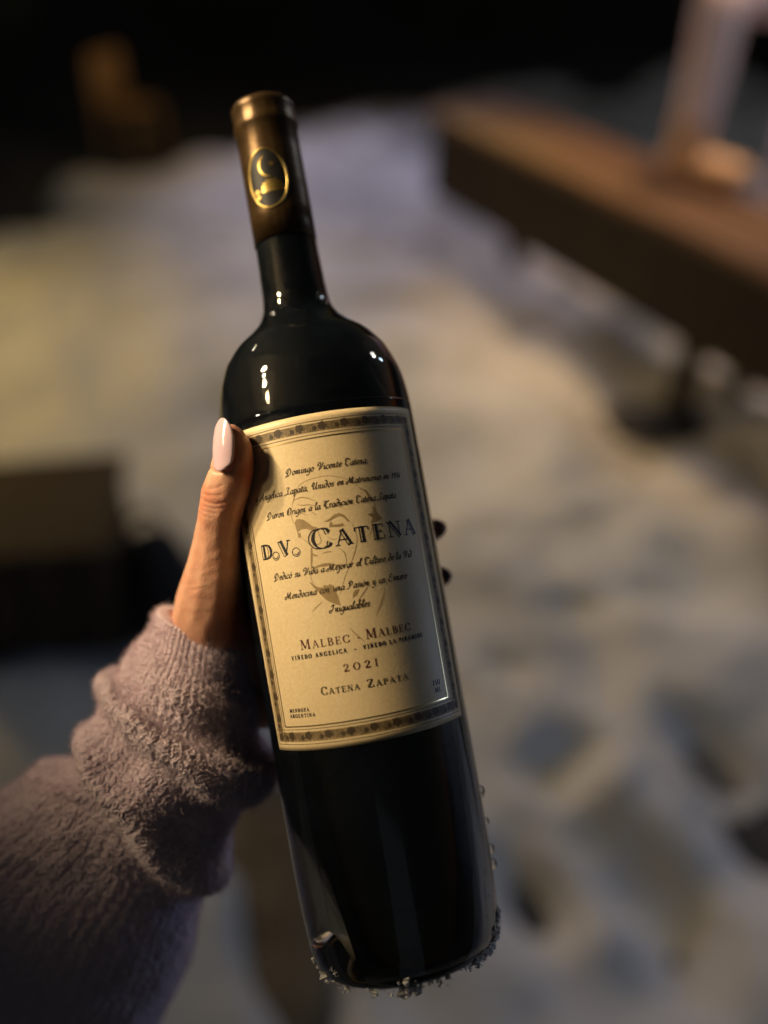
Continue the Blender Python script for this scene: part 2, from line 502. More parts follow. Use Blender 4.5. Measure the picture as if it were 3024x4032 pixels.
# ---- garden chair in the dark, far left
pc = on_plane(470, 640, 0)
lamp('chair_fill', (pc[0] + .45, pc[1] - .1, .75), 4.5, (1.0, 0.62, 0.2), 0.05)  # added fill light that brightens the chair
chair = empty('garden_chair', Matrix.Translation((pc[0], pc[1] + .35, -.05)) @ Matrix.Rotation(rad(-25), 4, 'Z') @ Matrix.Scale(.55, 4))
tag(chair, 'small low wooden garden chair half lost in the dark at the far left', 'chair')
for k in range(5):
    box('seat_slat', (0, -.18 + k * .09, .44), (.46, .075, .022), M_CHAIR, chair)
for k in range(4):
    box('back_slat', (-.22, -.16 + k * .107, .70), (.022, .08, .42), M_CHAIR, chair)
for x_, z_ in ((-.21, .92), (.21, .42)):
    for y_ in (-.2, .2):
        box('leg', (x_, y_, z_ / 2 - .02), (.045, .045, z_), M_CHAIR, chair)

# ---- evergreen shrubs closing the view
def shrub(loc, rx, hz, seed, label):
    rg = np.random.default_rng(seed)
    root = empty('evergreen_shrub', Matrix.Translation(loc))
    tag(root, label, 'shrub', 'shrubs at the edge of the garden')
    n = 5000
    d = rg.normal(size=(n, 3)); d /= np.linalg.norm(d, axis=1)[:, None]
    r = rg.uniform(.55, 1.0, n) ** .5
    lump = 1 + .25 * vnoise(d[:, 0] * 3, d[:, 1] * 3, d[:, 2] * 3, seed)
    c = d * (r * lump)[:, None] * np.array([rx, rx * .8, hz / 2]) + np.array([0, 0, hz / 2])
    a = rg.normal(size=(n, 3)); a /= np.linalg.norm(a, axis=1)[:, None]
    b = np.cross(a, rg.normal(size=(n, 3))); b /= np.linalg.norm(b, axis=1)[:, None]
    s = rg.uniform(.03, .06, n)[:, None]
    v = np.stack([c - a * s, c - b * s * .45, c + a * s, c + b * s * .45], 1).reshape(-1, 3)
    v[:, 2] = np.maximum(v[:, 2], .01)
    link_mesh('foliage', mesh_np('foliage', v, np.arange(4 * n).reshape(-1, 4)), M_LEAF, root, smooth=False)
    bm = bmesh.new(); bmesh.ops.create_cone(bm, cap_ends=True, segments=9, radius1=.05, radius2=.02, depth=hz * .7)
    me = bpy.data.meshes.new('trunk'); bm.to_mesh(me); bm.free()
    t = link_mesh('trunk', me, M_BARK, root); t.location = (0, 0, hz * .33)
shrub((-3.0, 6.2, -.05), .9, 1.5, 1, 'dark evergreen shrub at the far left edge of the garden')
shrub((-1.2, 8.2, -.05), .9, 1.3, 2, 'dark evergreen shrub behind the bottle neck')
shrub((.8, 8.6, -.05), 1.0, 1.4, 3, 'dark evergreen shrub behind the far end of the bench')
shrub((3.0, 7.0, -.05), 1.1, 1.6, 4, 'dark evergreen shrub behind the standing person')
# ================================================================== the wine bottle
B_TOP = at(1032, 420, 0.3815)
B_BASE = at(1607, 3739, 0.3585)
B_LEN = float(np.linalg.norm(B_TOP - B_BASE))
AZ = (B_TOP - B_BASE) / B_LEN
_m = (B_TOP + B_BASE) / 2 - CAM
YV = _m - (_m @ AZ) * AZ; YV /= np.linalg.norm(YV)
XB = np.cross(YV, AZ)
B_ROT = np.stack([XB, YV, AZ], 1)
def b_world(p): return B_BASE + B_ROT @ np.asarray(p, float)
_mw = Matrix.Identity(4)
for r_ in range(3):
    for c_ in range(3): _mw[r_][c_] = B_ROT[r_, c_]
    _mw[r_][3] = B_BASE[r_]
bottle = empty('wine_bottle', _mw)
tag(bottle, 'dark red-wine bottle with cream label and bronze capsule, held tilted in the hand', 'wine bottle')

PROF_KEYS = [(0.6, 33.2), (2.0, 35.0), (5.0, 36.3), (11, 37.4), (25, 38.3), (41, 38.8), (77, 39.1), (136, 39.2), (205, 39.1), (212, 39.0),
             (219, 38.5), (224, 37.8), (229, 36.6), (237, 33.4), (240.5, 31.2), (245.5, 27.0), (250, 21.3), (254, 17.0), (258, 14.6),
             (262, 13.6), (271, 13.05), (287, 12.6), (334, 12.4), (346, 12.4)]
_pz = np.array([k[0] for k in PROF_KEYS]); _pr = np.array([k[1] for k in PROF_KEYS])
def rprof(z): return np.interp(z, _pz, _pr)
def smooth_prof(keys, n=6):
    return [(r, z) for z, r in catmull(keys, n)]
outer = [(0.0, 26.0), (8, 24.5), (16, 19.5), (23, 11), (27.5, 3.5), (29.5, 0.7), (31.2, 0.0)] + smooth_prof(PROF_KEYS) + [(11.0, 346.6), (0.0, 346.6)]
lathe('glass_body', outer, 160, M_GLASS, bottle)
wk = [(3.5, 30.2), (7, 33.6), (16, 36.0), (27, 37.0), (41, 37.5), (136, 38.0), (206, 37.9), (217, 37.2), (227, 35.4), (235.5, 32.2), (240, 29.4), (246, 24.4), (251, 18.4), (256, 14.2), (262, 12.2), (273, 11.6), (286, 11.3), (300, 11.2)]
lathe('wine', [(0.0, 28.5), (8, 27), (16, 22.5), (22, 16), (26.5, 7.5)] + smooth_prof(wk) + [(0.0, 300.0)], 96, M_WINE, bottle)
# wine cut back low on one side; see-through wedge imitates warm reflections
wm = bpy.data.objects['wine'].data
for v_ in wm.vertices:
    z_ = v_.co.z * 1000
    cut = -float(np.interp(z_, [0, 5, 45, 62, 82], [15.5, 17.0, 23.5, 26.5, 40.0])) / 1000
    if v_.co.x < cut: v_.co.x = cut
wm.update()
# capsule
ck = [(287.0, 12.95), (300, 12.85), (325, 12.75), (334.2, 12.75), (335.2, 13.25), (336.6, 13.42), (338.0, 13.2), (339.4, 13.0), (342.5, 13.05), (343.4, 13.3), (345.0, 13.25), (346.3, 12.5), (347.1, 11.0)]
capsule = lathe('capsule', [(12.55, 287.0)] + [(r, z) for z, r in ck] + [(10.2, 347.2), (9.6, 346.7), (0.0, 346.7)], 128, M_CAPS, bottle)
# small dents and creases of the foil
me = capsule.data
co = np.zeros(len(me.vertices) * 3, np.float32); me.vertices.foreach_get('co', co); co = co.reshape(-1, 3)
ph = np.arctan2(co[:, 0], -co[:, 1]); zz = co[:, 2] * 1000
d = 0.09 * vnoise(ph * 4, zz * 0.25, seed=5) + 0.05 * vnoise(ph * 11, zz * 0.08, seed=6)
rr = np.hypot(co[:, 0], co[:, 1]); k = np.where(rr > 0.012, 1 + d / 13.0, 1)
co[:, 0] *= k; co[:, 1] *= k
me.vertices.foreach_set('co', co.ravel()); me.update()

def cyl_pt(x, z, off, R=39.1, neck=False):
    """label coordinates in mm (arc length, height) -> bottle coordinates in m"""
    x = np.asarray(x, float); z = np.asarray(z, float)
    r = (12.86 if neck else rprof(z)) + off
    ph = x / R
    return np.stack([r * np.sin(ph), -r * np.cos(ph), z + 0 * ph], -1) / 1000.0

class Print:
    """flat print wrapped round the glass: ribbons and patches gathered into one mesh"""
    def __init__(self, off, R=39.1, neck=False, cx=0.0):
        self.v, self.q, self.t, self.n, self.off, self.R, self.neck, self.cx = [], [], [], 0, off, R, neck, cx
    def add(self, pts, quads=(), tris=(), jit=0.0):
        pts = np.asarray(pts, float)
        self.v.append(cyl_pt(pts[:, 0] + self.cx, pts[:, 1], self.off + jit, self.R, self.neck))
        self.q += [[i + self.n for i in f] for f in quads]
        self.t += [[i + self.n for i in f] for f in tris]
        self.n += len(pts)
    def ribbon(self, pts, w0, w1=None, jit=0.0):
        """pts Nx2, w0/w1: offsets of the two edges from the centre line along the normal"""
        pts = np.asarray(pts, float)
        keep = np.concatenate([[True], np.linalg.norm(np.diff(pts, axis=0), axis=1) > 1e-6])
        pts = pts[keep]
        if len(pts) < 2: return
        tg = np.gradient(pts, axis=0)
        tg /= np.linalg.norm(tg, axis=1)[:, None] + 1e-12
        nr = np.stack([tg[:, 1], -tg[:, 0]], 1)
        w0 = np.broadcast_to(np.asarray(w0, float), (len(keep),))[keep]
        w1 = -w0 if w1 is None else np.broadcast_to(np.asarray(w1, float), (len(keep),))[keep]
        a = pts + nr * w0[:, None]; b = pts + nr * w1[:, None]
        n = len(pts)
        self.add(np.vstack([a, b]), [[i, i + 1, n + i + 1, n + i] for i in range(n - 1)], jit=jit)
    def line(self, x0, z0, x1, z1, w, jit=0.0):
        n = max(2, int(abs(x1 - x0) / 1.0) + 2)
        t = np.linspace(0, 1, n)
        self.ribbon(np.stack([x0 + (x1 - x0) * t, z0 + (z1 - z0) * t], 1), w / 2, jit=jit)
    def fan(self, pts, jit=0.0):
        pts = np.asarray(pts, float); c = pts.mean(0)
        n = len(pts)
        self.add(np.vstack([pts, c]), tris=[[i, (i + 1) % n, n] for i in range(n)], jit=jit)
    def poly(self, pts, jit=0.0):
        """any simple outline, triangulated"""
        pts = np.asarray(pts, float)
        from mathutils.geometry import tessellate_polygon
        tr = tessellate_polygon([[Vector((p[0], p[1], 0)) for p in pts]])
        P = [tuple(p) for p in pts]; todo = [list(t) for t in tr]; done = []
        while todo:                                   # small faces follow the curve of the glass
            t = todo.pop()
            e = [math.dist(P[t[i]], P[t[(i + 1) % 3]]) for i in range(3)]
            m = int(np.argmax(e))
            if e[m] < .8: done.append(t); continue
            a, b, c = t[m], t[(m + 1) % 3], t[(m + 2) % 3]
            P.append(((P[a][0] + P[b][0]) / 2, (P[a][1] + P[b][1]) / 2)); k = len(P) - 1
            todo += [[a, k, c], [k, b, c]]
        self.add(P, tris=done, jit=jit)
    def disc(self, x, z, rx, rz, n=10, jit=0.0):
        a = np.linspace(0, 2 * np.pi, n, endpoint=False)
        self.fan(np.stack([x + rx * np.cos(a), z + rz * np.sin(a)], 1), jit)
    def build(self, name, mat, parent):
        if not self.v: return None
        me = mesh_np(name, np.vstack(self.v), self.q, self.t)
        bm = bmesh.new(); bm.from_mesh(me)
        for f in bm.faces:                       # every face looks outward
            c = f.calc_center_median()
            if f.normal.dot(Vector((c.x, c.y, 0))) < 0: f.normal_flip()
        bm.to_mesh(me); bm.free()
        return link_mesh(name, me, mat, parent, smooth=False)

# ---- the paper label
LZ0, LZ1 = 88.2, 208.4
def lhalf(z): return 43.2 + (z - LZ0) / (LZ1 - LZ0) * 2.6
nu, nv = 121, 61
zz = np.linspace(LZ0, LZ1, nv)
uu = np.linspace(-1, 1, nu)
Z = np.repeat(zz[:, None], nu, 1)
Xl = uu[None, :] * lhalf(zz)[:, None] + 0.7
wav = 0.02 * vnoise(Xl * 0.08, Z * 0.06, seed=31)
edge = np.minimum(1, np.minimum((1 - np.abs(uu))[None, :] * 40, np.minimum((Z - LZ0) / 1.5, (LZ1 - Z) / 1.5)))
P_ = cyl_pt(Xl, Z, 0.13 + wav * edge)
verts = P_.reshape(-1, 3)
quads = grid_quads(nu, nv)
ring = [j for j in range(nu)] + [i * nu + nu - 1 for i in range(1, nv)] + [(nv - 1) * nu + j for j in range(nu - 2, -1, -1)] + [i * nu for i in range(nv - 2, 0, -1)]
Xf = Xl.reshape(-1); Zf = Z.reshape(-1)
low = cyl_pt(Xf[ring], Zf[ring], -0.02)
n0 = len(verts)
verts = np.vstack([verts, low])
sk = [[ring[i], ring[(i + 1) % len(ring)], n0 + (i + 1) % len(ring), n0 + i] for i in range(len(ring))]
me = mesh_np('label', verts, np.vstack([quads, np.array(sk)]))
bm = bmesh.new(); bm.from_mesh(me); bmesh.ops.recalc_face_normals(bm, faces=bm.faces)
bm.to_mesh(me); bm.free()
label = link_mesh('label', me, M_PAPER, bottle)
me.polygons.foreach_set('use_smooth', np.array([True] * len(quads) + [False] * len(sk)))
OFF = 0.205

# ---- stroke lettering
def serif_glyphs():
    G = {}
    S = lambda a, b, y: ('N', [(a, y), (b, y)])
    K = lambda *p: ('K', list(p)); N = lambda *p: ('N', list(p)); A = lambda *p: ('A', list(p))
    stem = lambda x: [K((x, 0), (x, 1)), S(x - .16, x + .16, .025), S(x - .16, x + .16, .975)]
    G['D'] = (.86, stem(.2) + [A((.2, .97), (.42, .97), (.66, .82), (.74, .5), (.66, .18), (.42, .03), (.2, .03))])
    G['V'] = (.86, [K((.15, 1), (.45, 0)), N((.45, 0), (.73, 1)), S(.0, .3, .975), S(.6, .86, .975)])
    G['C'] = (.84, [A((.76, .72), (.66, .92), (.46, .98), (.22, .86), (.1, .5), (.22, .14), (.46, .02), (.68, .08), (.79, .27)), N((.77, .68), (.77, .96))])
    G['A'] = (.86, [N((.1, 0), (.42, 1)), K((.40, 1), (.74, 0)), N((.21, .36), (.6, .36)), S(.0, .24, .025), S(.6, .9, .025)])
    G['T'] = (.82, [K((.41, 0), (.41, 1)), N((.05, .965), (.77, .965)), N((.06, .97), (.06, .74)), N((.76, .97), (.76, .74)), S(.25, .57, .025)])
    G['E'] = (.74, stem(.2) + [N((.2, .965), (.64, .965)), N((.63, .97), (.63, .76)), N((.2, .52), (.5, .52)), N((.5, .63), (.5, .41)), N((.2, .035), (.68, .035)), N((.67, .03), (.67, .26))])
    G['N'] = (.92, [N((.16, 0), (.16, 1)), K((.18, 1), (.74, .02)), N((.74, 0), (.74, 1)), S(.02, .3, .025), S(.0, .2, .975), S(.6, .88, .975)])
    G['M'] = (1.06, [N((.15, 0), (.18, 1)), K((.2, 1), (.5, .08)), N((.5, .08), (.83, 1)), K((.86, 1), (.88, 0)), S(.02, .3, .025), S(.04, .22, .975), S(.72, 1.04, .025), S(.8, 1.0, .975)])
    G['L'] = (.70, stem(.2) + [N((.2, .035), (.65, .035)), N((.65, .03), (.65, .28))])
    G['B'] = (.76, stem(.2) + [A((.2, .97), (.44, .96), (.56, .76), (.44, .55), (.2, .53)), A((.2, .53), (.5, .51), (.65, .28), (.5, .05), (.2, .03))])
    G['I'] = (.40, stem(.2))
    G['O'] = (.90, [A((.45, .98), (.2, .86), (.1, .5), (.2, .14), (.45, .02), (.7, .14), (.8, .5), (.7, .86), (.45, .98))])
    G['G'] = (.90, G['C'][1][:1] + [N((.75, .72), (.75, .96)), K((.75, .06), (.75, .42)), S(.58, .88, .42)])
    G['P'] = (.72, stem(.2) + [A((.2, .97), (.46, .96), (.62, .74), (.46, .5), (.2, .47))])
    G['R'] = (.82, stem(.2) + [A((.2, .97), (.46, .96), (.6, .75), (.46, .53), (.2, .5)), K((.4, .5), (.72, .0)), S(.64, .86, .025)])
    G['Z'] = (.76, [N((.1, .965), (.66, .965)), N((.1, .97), (.1, .76)), K((.62, .95), (.12, .05)), N((.1, .035), (.7, .035)), N((.69, .03), (.69, .25))])
    G['Ñ'] = (.92, G['N'][1] + [N((.25, 1.15), (.4, 1.25), (.5, 1.15), (.66, 1.25))])
    G['2'] = (.72, [A((.1, .70), (.2, .92), (.38, .98), (.56, .85), (.56, .62), (.36, .36), (.1, .06)), K((.1, .07), (.66, .07)), N((.66, .07), (.68, .24))])
    G['0'] = (.86, [('O', [(.43, .97), (.2, .86), (.08, .5), (.2, .14), (.43, .03), (.66, .14), (.78, .5), (.66, .86), (.43, .97)])])
    G['1'] = (.44, stem(.22))
    G['7'] = (.62, [N((.08, .96), (.58, .96)), K((.56, .95), (.26, 0))])
    G['5'] = (.66, [N((.2, .96), (.58, .96)), N((.2, .96), (.16, .56)), A((.16, .56), (.4, .62), (.58, .38), (.42, .06), (.1, .06))])
    G['-'] = (.5, [('K', [(.08, .36), (.42, .36)])])
    G['.'] = (.36, [('DOT', [(.18, .10)])])
    G[' '] = (.42, [])
    return G
SERIF = serif_glyphs()

def serif_text(pr, text, x0, x1, z, cap, small=None, thick=.15, thin=.045, track=.1, inline=False):
    """capitals and small capitals (lower-case letters in text) stretched from x0 to x1"""
    small = small or cap
    items, pen = [], 0.0
    for ch in text:
        h = small if ch.islower() else cap
        w, st = SERIF[ch.upper()]
        items.append((pen, h, st)); pen += (w + track) * h
    pen -= track * items[-1][1]
    sx = (x1 - x0) / pen
    j = 0
    for px, h, st in items:
        f = lambda p: np.stack([x0 + (px + np.asarray(p, float)[:, 0] * h) * sx, z + np.asarray(p, float)[:, 1] * h], 1)
        for kind, pts in st:
            j += 1; jit = 0.0008 * (j % 9)
            if kind == 'DOT':
                c = f(pts)[0]; r = thick * h * .75
                if inline:
                    a = np.linspace(0, 2 * np.pi, 17)
                    pr.ribbon(np.stack([c[0] + r * np.cos(a), c[1] + r * np.sin(a)], 1), h * .028, jit=jit)
                    pr.ribbon(np.stack([c[0] + r * .6 * np.cos(a[9:]), c[1] + r * .6 * np.sin(a[9:])], 1), h * .03, jit=jit)
                else: pr.disc(c[0], c[1], r * .9, r * .9, 10, jit)
                continue
            if kind in 'AO':
                P = f(catmull(pts, 7))
            else:
                q = np.asarray(pts, float); P = f(np.vstack([q[0] + (q[-1] - q[0]) * t for t in np.linspace(0, 1, 4)]) if len(q) == 2 else q)
            tg = np.gradient(P, axis=0); tg /= np.linalg.norm(tg, axis=1)[:, None] + 1e-9
            if kind == 'N': w = np.full(len(P), thin * h)
            elif kind == 'K': w = np.full(len(P), thick * h)
            else: w = (thin + (thick * 1.05 - thin) * np.abs(tg[:, 1]) ** 1.6) * h
            if inline and kind in 'KA':
                nrx = np.sign(tg[:, 1] + 1e-9)
                lo = -w / 2 * nrx; hi = w / 2 * nrx
                e = np.minimum(h * .055, w * .45)
                pr.ribbon(P, lo, lo + e * nrx, jit)
                pr.ribbon(P, hi, hi - np.maximum(w * .54, e) * nrx, jit)
                if kind == 'K':
                    for end in (0, -1):
                        nn = np.array([tg[end][1], -tg[end][0]])
                        pr.ribbon(np.stack([P[end] - nn * w[0] / 2, P[end] + nn * w[0] / 2]), h * .022, jit=jit)
            else:
                pr.ribbon(P, w / 2, jit=jit)

def script_glyphs():
    g = {}
    bowl = [(.86, .82), (.55, 1.0), (.14, .62), (.18, .1), (.48, .02), (.84, .62)]
    g['a'] = (1.0, [bowl, [(.9, 1), (.8, .25), (.92, .0), (1.1, .25)]])
    g['b'] = (.9, [[(.1, 1.2), (.42, 1.9), (.25, 2.0), (.14, 1.3), (.16, .1), (.5, 0), (.8, .5), (.55, 1.0), (.2, .7)]])
    g['c'] = (.8, [[(.78, .8), (.5, 1), (.1, .6), (.2, .08), (.55, .02), (.9, .32)]])
    g['d'] = (1.0, [[(.1, 1.75), (.4, 1.95), (.8, 1.45), (.86, .7), (.5, 0), (.12, .3), (.35, .95), (.85, .85)]])
    g['e'] = (.8, [[(.14, .5), (.7, .62), (.6, 1), (.2, .85), (.12, .3), (.45, 0), (.88, .3)]])
    g['g'] = (.95, [bowl, [(.9, 1), (.8, -.35), (.4, -.85), (.0, -.7)]])
    g['i'] = (.5, [[(.0, .65), (.22, 1), (.2, .2), (.36, 0), (.55, .28)], [(.3, 1.4), (.4, 1.5)]])
    g['j'] = (.5, [[(.05, .7), (.3, 1), (.25, -.4), (-.05, -.9), (-.3, -.7)], [(.35, 1.4), (.45, 1.5)]])
    g['l'] = (.5, [[(.05, .6), (.42, 1.7), (.28, 2.0), (.15, 1.4), (.16, .2), (.34, 0), (.55, .28)]])
    g['m'] = (1.5, [[(.0, .7), (.2, 1), (.18, 0)], [(.2, .7), (.5, 1), (.62, .8), (.6, 0)], [(.64, .7), (.95, 1), (1.08, .8), (1.06, .2), (1.2, 0), (1.45, .28)]])
    g['n'] = (1.0, [[(.0, .7), (.2, 1), (.18, 0)], [(.2, .7), (.55, 1), (.68, .8), (.66, .2), (.8, 0), (1.05, .28)]])
    g['o'] = (.9, [[(.5, 1), (.14, .65), (.2, .1), (.5, 0), (.82, .45), (.6, .98), (.4, .9), (.95, .85)]])
    g['p'] = (.95, [[(.0, .75), (.22, 1), (.15, -.9)], [(.2, .7), (.55, 1.02), (.84, .6), (.6, .03), (.2, .12)]])
    g['q'] = (.95, [bowl, [(.9, 1), (.8, -.9)]])
    g['r'] = (.7, [[(.0, .7), (.2, 1), (.18, 0)], [(.2, .7), (.45, 1), (.7, .9)]])
    g['s'] = (.7, [[(.7, .88), (.4, 1), (.2, .75), (.55, .4), (.45, .03), (.05, .1)]])
    g['t'] = (.6, [[(.3, 1.5), (.2, .25), (.36, 0), (.6, .25)], [(.0, .98), (.55, 1.02)]])
    g['u'] = (1.0, [[(.0, .7), (.2, 1), (.18, .2), (.4, 0), (.75, .5)], [(.8, 1), (.76, .2), (.9, 0), (1.1, .28)]])
    g['v'] = (.9, [[(.0, .75), (.2, 1), (.3, .1), (.42, 0), (.8, .6), (.75, 1)]])
    g['y'] = (.95, [[(.0, .75), (.2, 1), (.25, .2), (.45, .05), (.75, .5)], [(.82, 1), (.7, -.2), (.35, -.85), (.0, -.7)]])
    g['z'] = (.8, [[(.1, .9), (.7, .95), (.1, .06), (.75, .04)]])
    g['D'] = (1.7, [[(.45, 1.7), (.4, .5), (.1, .05), (-.35, -.25)], [(-.35, -.2), (.5, .0), (1.1, .35), (1.3, 1.1), (.8, 1.85), (.1, 1.6), (-.1, 1.0), (.2, .7), (.5, 1.0)]])
    g['V'] = (1.7, [[(.5, 1.3), (.2, 1.2), (.1, 1.7), (.5, 1.95), (.9, 1.6), (.75, .6), (.5, .0), (1.1, .5), (1.5, 1.5), (1.4, 1.9)]])
    g['C'] = (1.5, [[(1.2, 1.5), (.95, 1.9), (.4, 1.6), (.15, .8), (.45, .05), (.95, .1), (1.3, .5)], [(.6, 1.9), (.2, 2.0), (.0, 1.6), (.4, 1.3)]])
    g['A'] = (1.7, [[(1.2, 1.95), (.85, .9), (.4, .1), (-.1, .1), (-.1, .6), (.4, .7), (.6, .35)], [(1.2, 1.95), (1.15, .4), (1.4, 0), (1.6, .3)], [(.5, .8), (1.3, .8)]])
    g['Z'] = (1.5, [[(.3, 1.5), (.6, 1.9), (1.1, 1.6), (.7, 1.0), (.9, .7), (.4, .1), (-.3, -.1)], [(-.3, -.1), (.6, .15), (1.4, .1)]])
    g['U'] = (1.7, [[(.1, 1.5), (.4, 1.9), (.6, 1.4), (.4, .5), (.6, .05), (1.0, .4), (1.3, 1.2)], [(1.35, 1.9), (1.25, .3), (1.45, 0), (1.65, .3)], [(.1, 1.5), (.0, 1.0), (.3, .9)]])
    g['M'] = (2.1, [[(.6, 1.8), (.4, .6), (.1, .05), (-.3, .1), (-.2, .6), (.2, .6)], [(.6, 1.8), (.85, .6), (.95, .1)], [(.95, .1), (1.3, 1.3), (1.55, 1.85)], [(1.55, 1.85), (1.5, .4), (1.7, 0), (2.0, .3)]])
    g['O'] = (1.6, [[(.8, 1.9), (.2, 1.4), (.15, .5), (.6, .0), (1.2, .4), (1.3, 1.4), (.8, 1.9), (.5, 1.6)], [(.55, 1.6), (.5, .4)]])
    g['T'] = (1.6, [[(-.1, 1.5), (.3, 1.95), (.9, 1.75), (1.6, 1.95)], [(.8, 1.75), (.6, .9), (.75, .1), (1.1, .0), (1.3, .4)], [(.55, 1.7), (.15, 1.0), (.25, .5)]])
    g['P'] = (1.5, [[(.5, 1.7), (.45, .5), (.1, .0), (-.3, .1)], [(.1, 1.3), (.4, 1.9), (1.0, 1.8), (1.15, 1.2), (.7, .8), (.4, 1.0)]])
    g['I'] = (1.3, [[(.2, 1.5), (.5, 1.9), (1.1, 1.9)], [(.85, 1.85), (.7, .7), (.3, .0), (-.2, .15), (-.1, .6), (.35, .5)]])
    g['E'] = (1.4, [[(1.1, 1.6), (.8, 1.95), (.35, 1.6), (.6, 1.1), (.2, .9), (.15, .3), (.6, 0), (1.2, .4)], [(.5, 1.1), (.9, 1.15)]])
    g['é'] = (.8, g['e'][1] + [[(.45, 1.3), (.75, 1.6)]])
    g['ó'] = (.9, g['o'][1] + [[(.5, 1.3), (.8, 1.6)]])
    g[','] = (.4, [[(.2, .1), (.1, -.3)]])
    g['1'] = (.7, [[(.1, 1.0), (.4, 1.5), (.3, 0)]])
    g['9'] = (.9, [[(.75, 1.2), (.4, 1.5), (.15, 1.1), (.5, .8), (.75, 1.3), (.6, .2), (.2, 0)]])
    g['3'] = (.8, [[(.1, 1.3), (.5, 1.5), (.65, 1.1), (.3, .8), (.7, .5), (.4, 0), (.05, .15)]])
    g['4'] = (.9, [[(.5, 1.5), (.05, .5), (.8, .5)], [(.6, .9), (.5, 0)]])
    g[' '] = (.75, [])
    return g
SCRIPT = script_glyphs()

def script_text(pr, text, x0, x1, z, xh):
    pen, items = 0.0, []
    for ch in text:
        w, st = SCRIPT[ch]; items.append((pen, st)); pen += w + .12
    sx = (x1 - x0) / (pen * xh)
    nib = rad(38)
    j = 0
    for px, st in items:
        for s in st:
            j += 1
            P = catmull(s, 5)
            P = np.stack([x0 + (px + P[:, 0] + P[:, 1] * .28) * xh * sx, z + P[:, 1] * xh], 1)
            tg = np.gradient(P, axis=0)
            th = np.arctan2(tg[:, 1], tg[:, 0])
            w = (.10 + .29 * np.abs(np.sin(th - nib))) * xh
            pr.ribbon(P, w / 2, jit=0.0008 * (j % 9))

title = Print(OFF)
serif_text(title, 'D.V.', -31.7, -14.6, 159.2, 5.4, thick=.38, thin=.085, track=.1, inline=True)
serif_text(title, 'Catena', -10.2, 33.2, 159.2, 7.4, 5.6, thick=.32, thin=.065, track=.13, inline=True)
title.build('title_lettering', M_INK, label)
red = Print(OFF)
serif_text(red, 'Malbec', -20.5, -1.6, 124.5, 3.5, 2.75, thick=.17, thin=.06, track=.16)
serif_text(red, '-', 1.0, 2.3, 124.5, 2.7, thick=.13)
serif_text(red, 'Malbec', 4.2, 22.0, 124.5, 3.5, 2.75, thick=.17, thin=.06, track=.16)
serif_text(red, '2021', -5.7, 6.9, 114.4, 2.7, thick=.19, thin=.07, track=.5)
red.build('vintage_lettering', M_REDINK, label)
small = Print(OFF)
serif_text(small, 'VIÑEDO ANGELICA', -25.3, -3.4, 121.1, 1.55, thick=.27, thin=.12, track=.35)
serif_text(small, '-', -0.9, 0.3, 121.1, 1.5, thick=.2)
serif_text(small, 'VIÑEDO LA PIRAMIDE', 2.6, 26.9, 121.1, 1.55, thick=.27, thin=.12, track=.35)
serif_text(small, 'MENDOZA', -30.8, -21.4, 102.3, 1.25, thick=.3, thin=.14, track=.28)
serif_text(small, 'ARGENTINA', -31.0, -19.2, 100.3, 1.25, thick=.3, thin=.14, track=.28)
serif_text(small, '750', 27.6, 31.8, 102.6, 1.9, thick=.24, thin=.1, track=.2)
serif_text(small, 'ML', 28.4, 31.6, 100.0, 1.7, thick=.24, thin=.1, track=.2)
small.build('small_print', M_INK, label)
scr = Print(OFF)
script_text(scr, 'Domingo Vicente Catena', -14.6, 15.7, 187.6, 1.30)
script_text(scr, 'y Angélica Zapata, Unidos en Matrimonio en 1934', -30.2, 30.2, 180.9, 1.30)
script_text(scr, 'Dieron Origen a la Tradición Catena Zapata', -25.6, 26.0, 173.5, 1.30)
script_text(scr, 'Dedicó su Vida a Mejorar el Cultivo de la Vid', -27.1, 28.7, 150.9, 1.30)
script_text(scr, 'Mendocina con una Pasión y un Esmero', -23.4, 24.5, 143.4, 1.30)
script_text(scr, 'Inigualables', -7.0, 7.5, 136.0, 1.35)
scr.build('script_lettering', M_BROWNINK, label)
foil = Print(OFF)
serif_text(foil, 'Catena', -15.4, -1.0, 107.4, 2.9, 2.15, thick=.22, thin=.09, track=.18)
serif_text(foil, 'Zapata', 1.6, 17.2, 107.4, 2.9, 2.15, thick=.22, thin=.09, track=.18)
fx0, fx1, fz0, fz1 = -35.0, 35.9, 97.0, 199.5
foil.line(fx0, fz1, fx1 + .2, fz1, .42); foil.line(fx0, fz0, fx1 - .6, fz0, .42)
foil.ribbon(np.stack([np.linspace(fx0, fx0, 30), np.linspace(fz0, fz1, 30)], 1), .22)
foil.ribbon(np.stack([np.linspace(fx1 - .8, fx1 + .4, 30), np.linspace(fz0, fz1, 30)], 1), .22)
foil.build('gold_foil_print', M_FOIL, label)

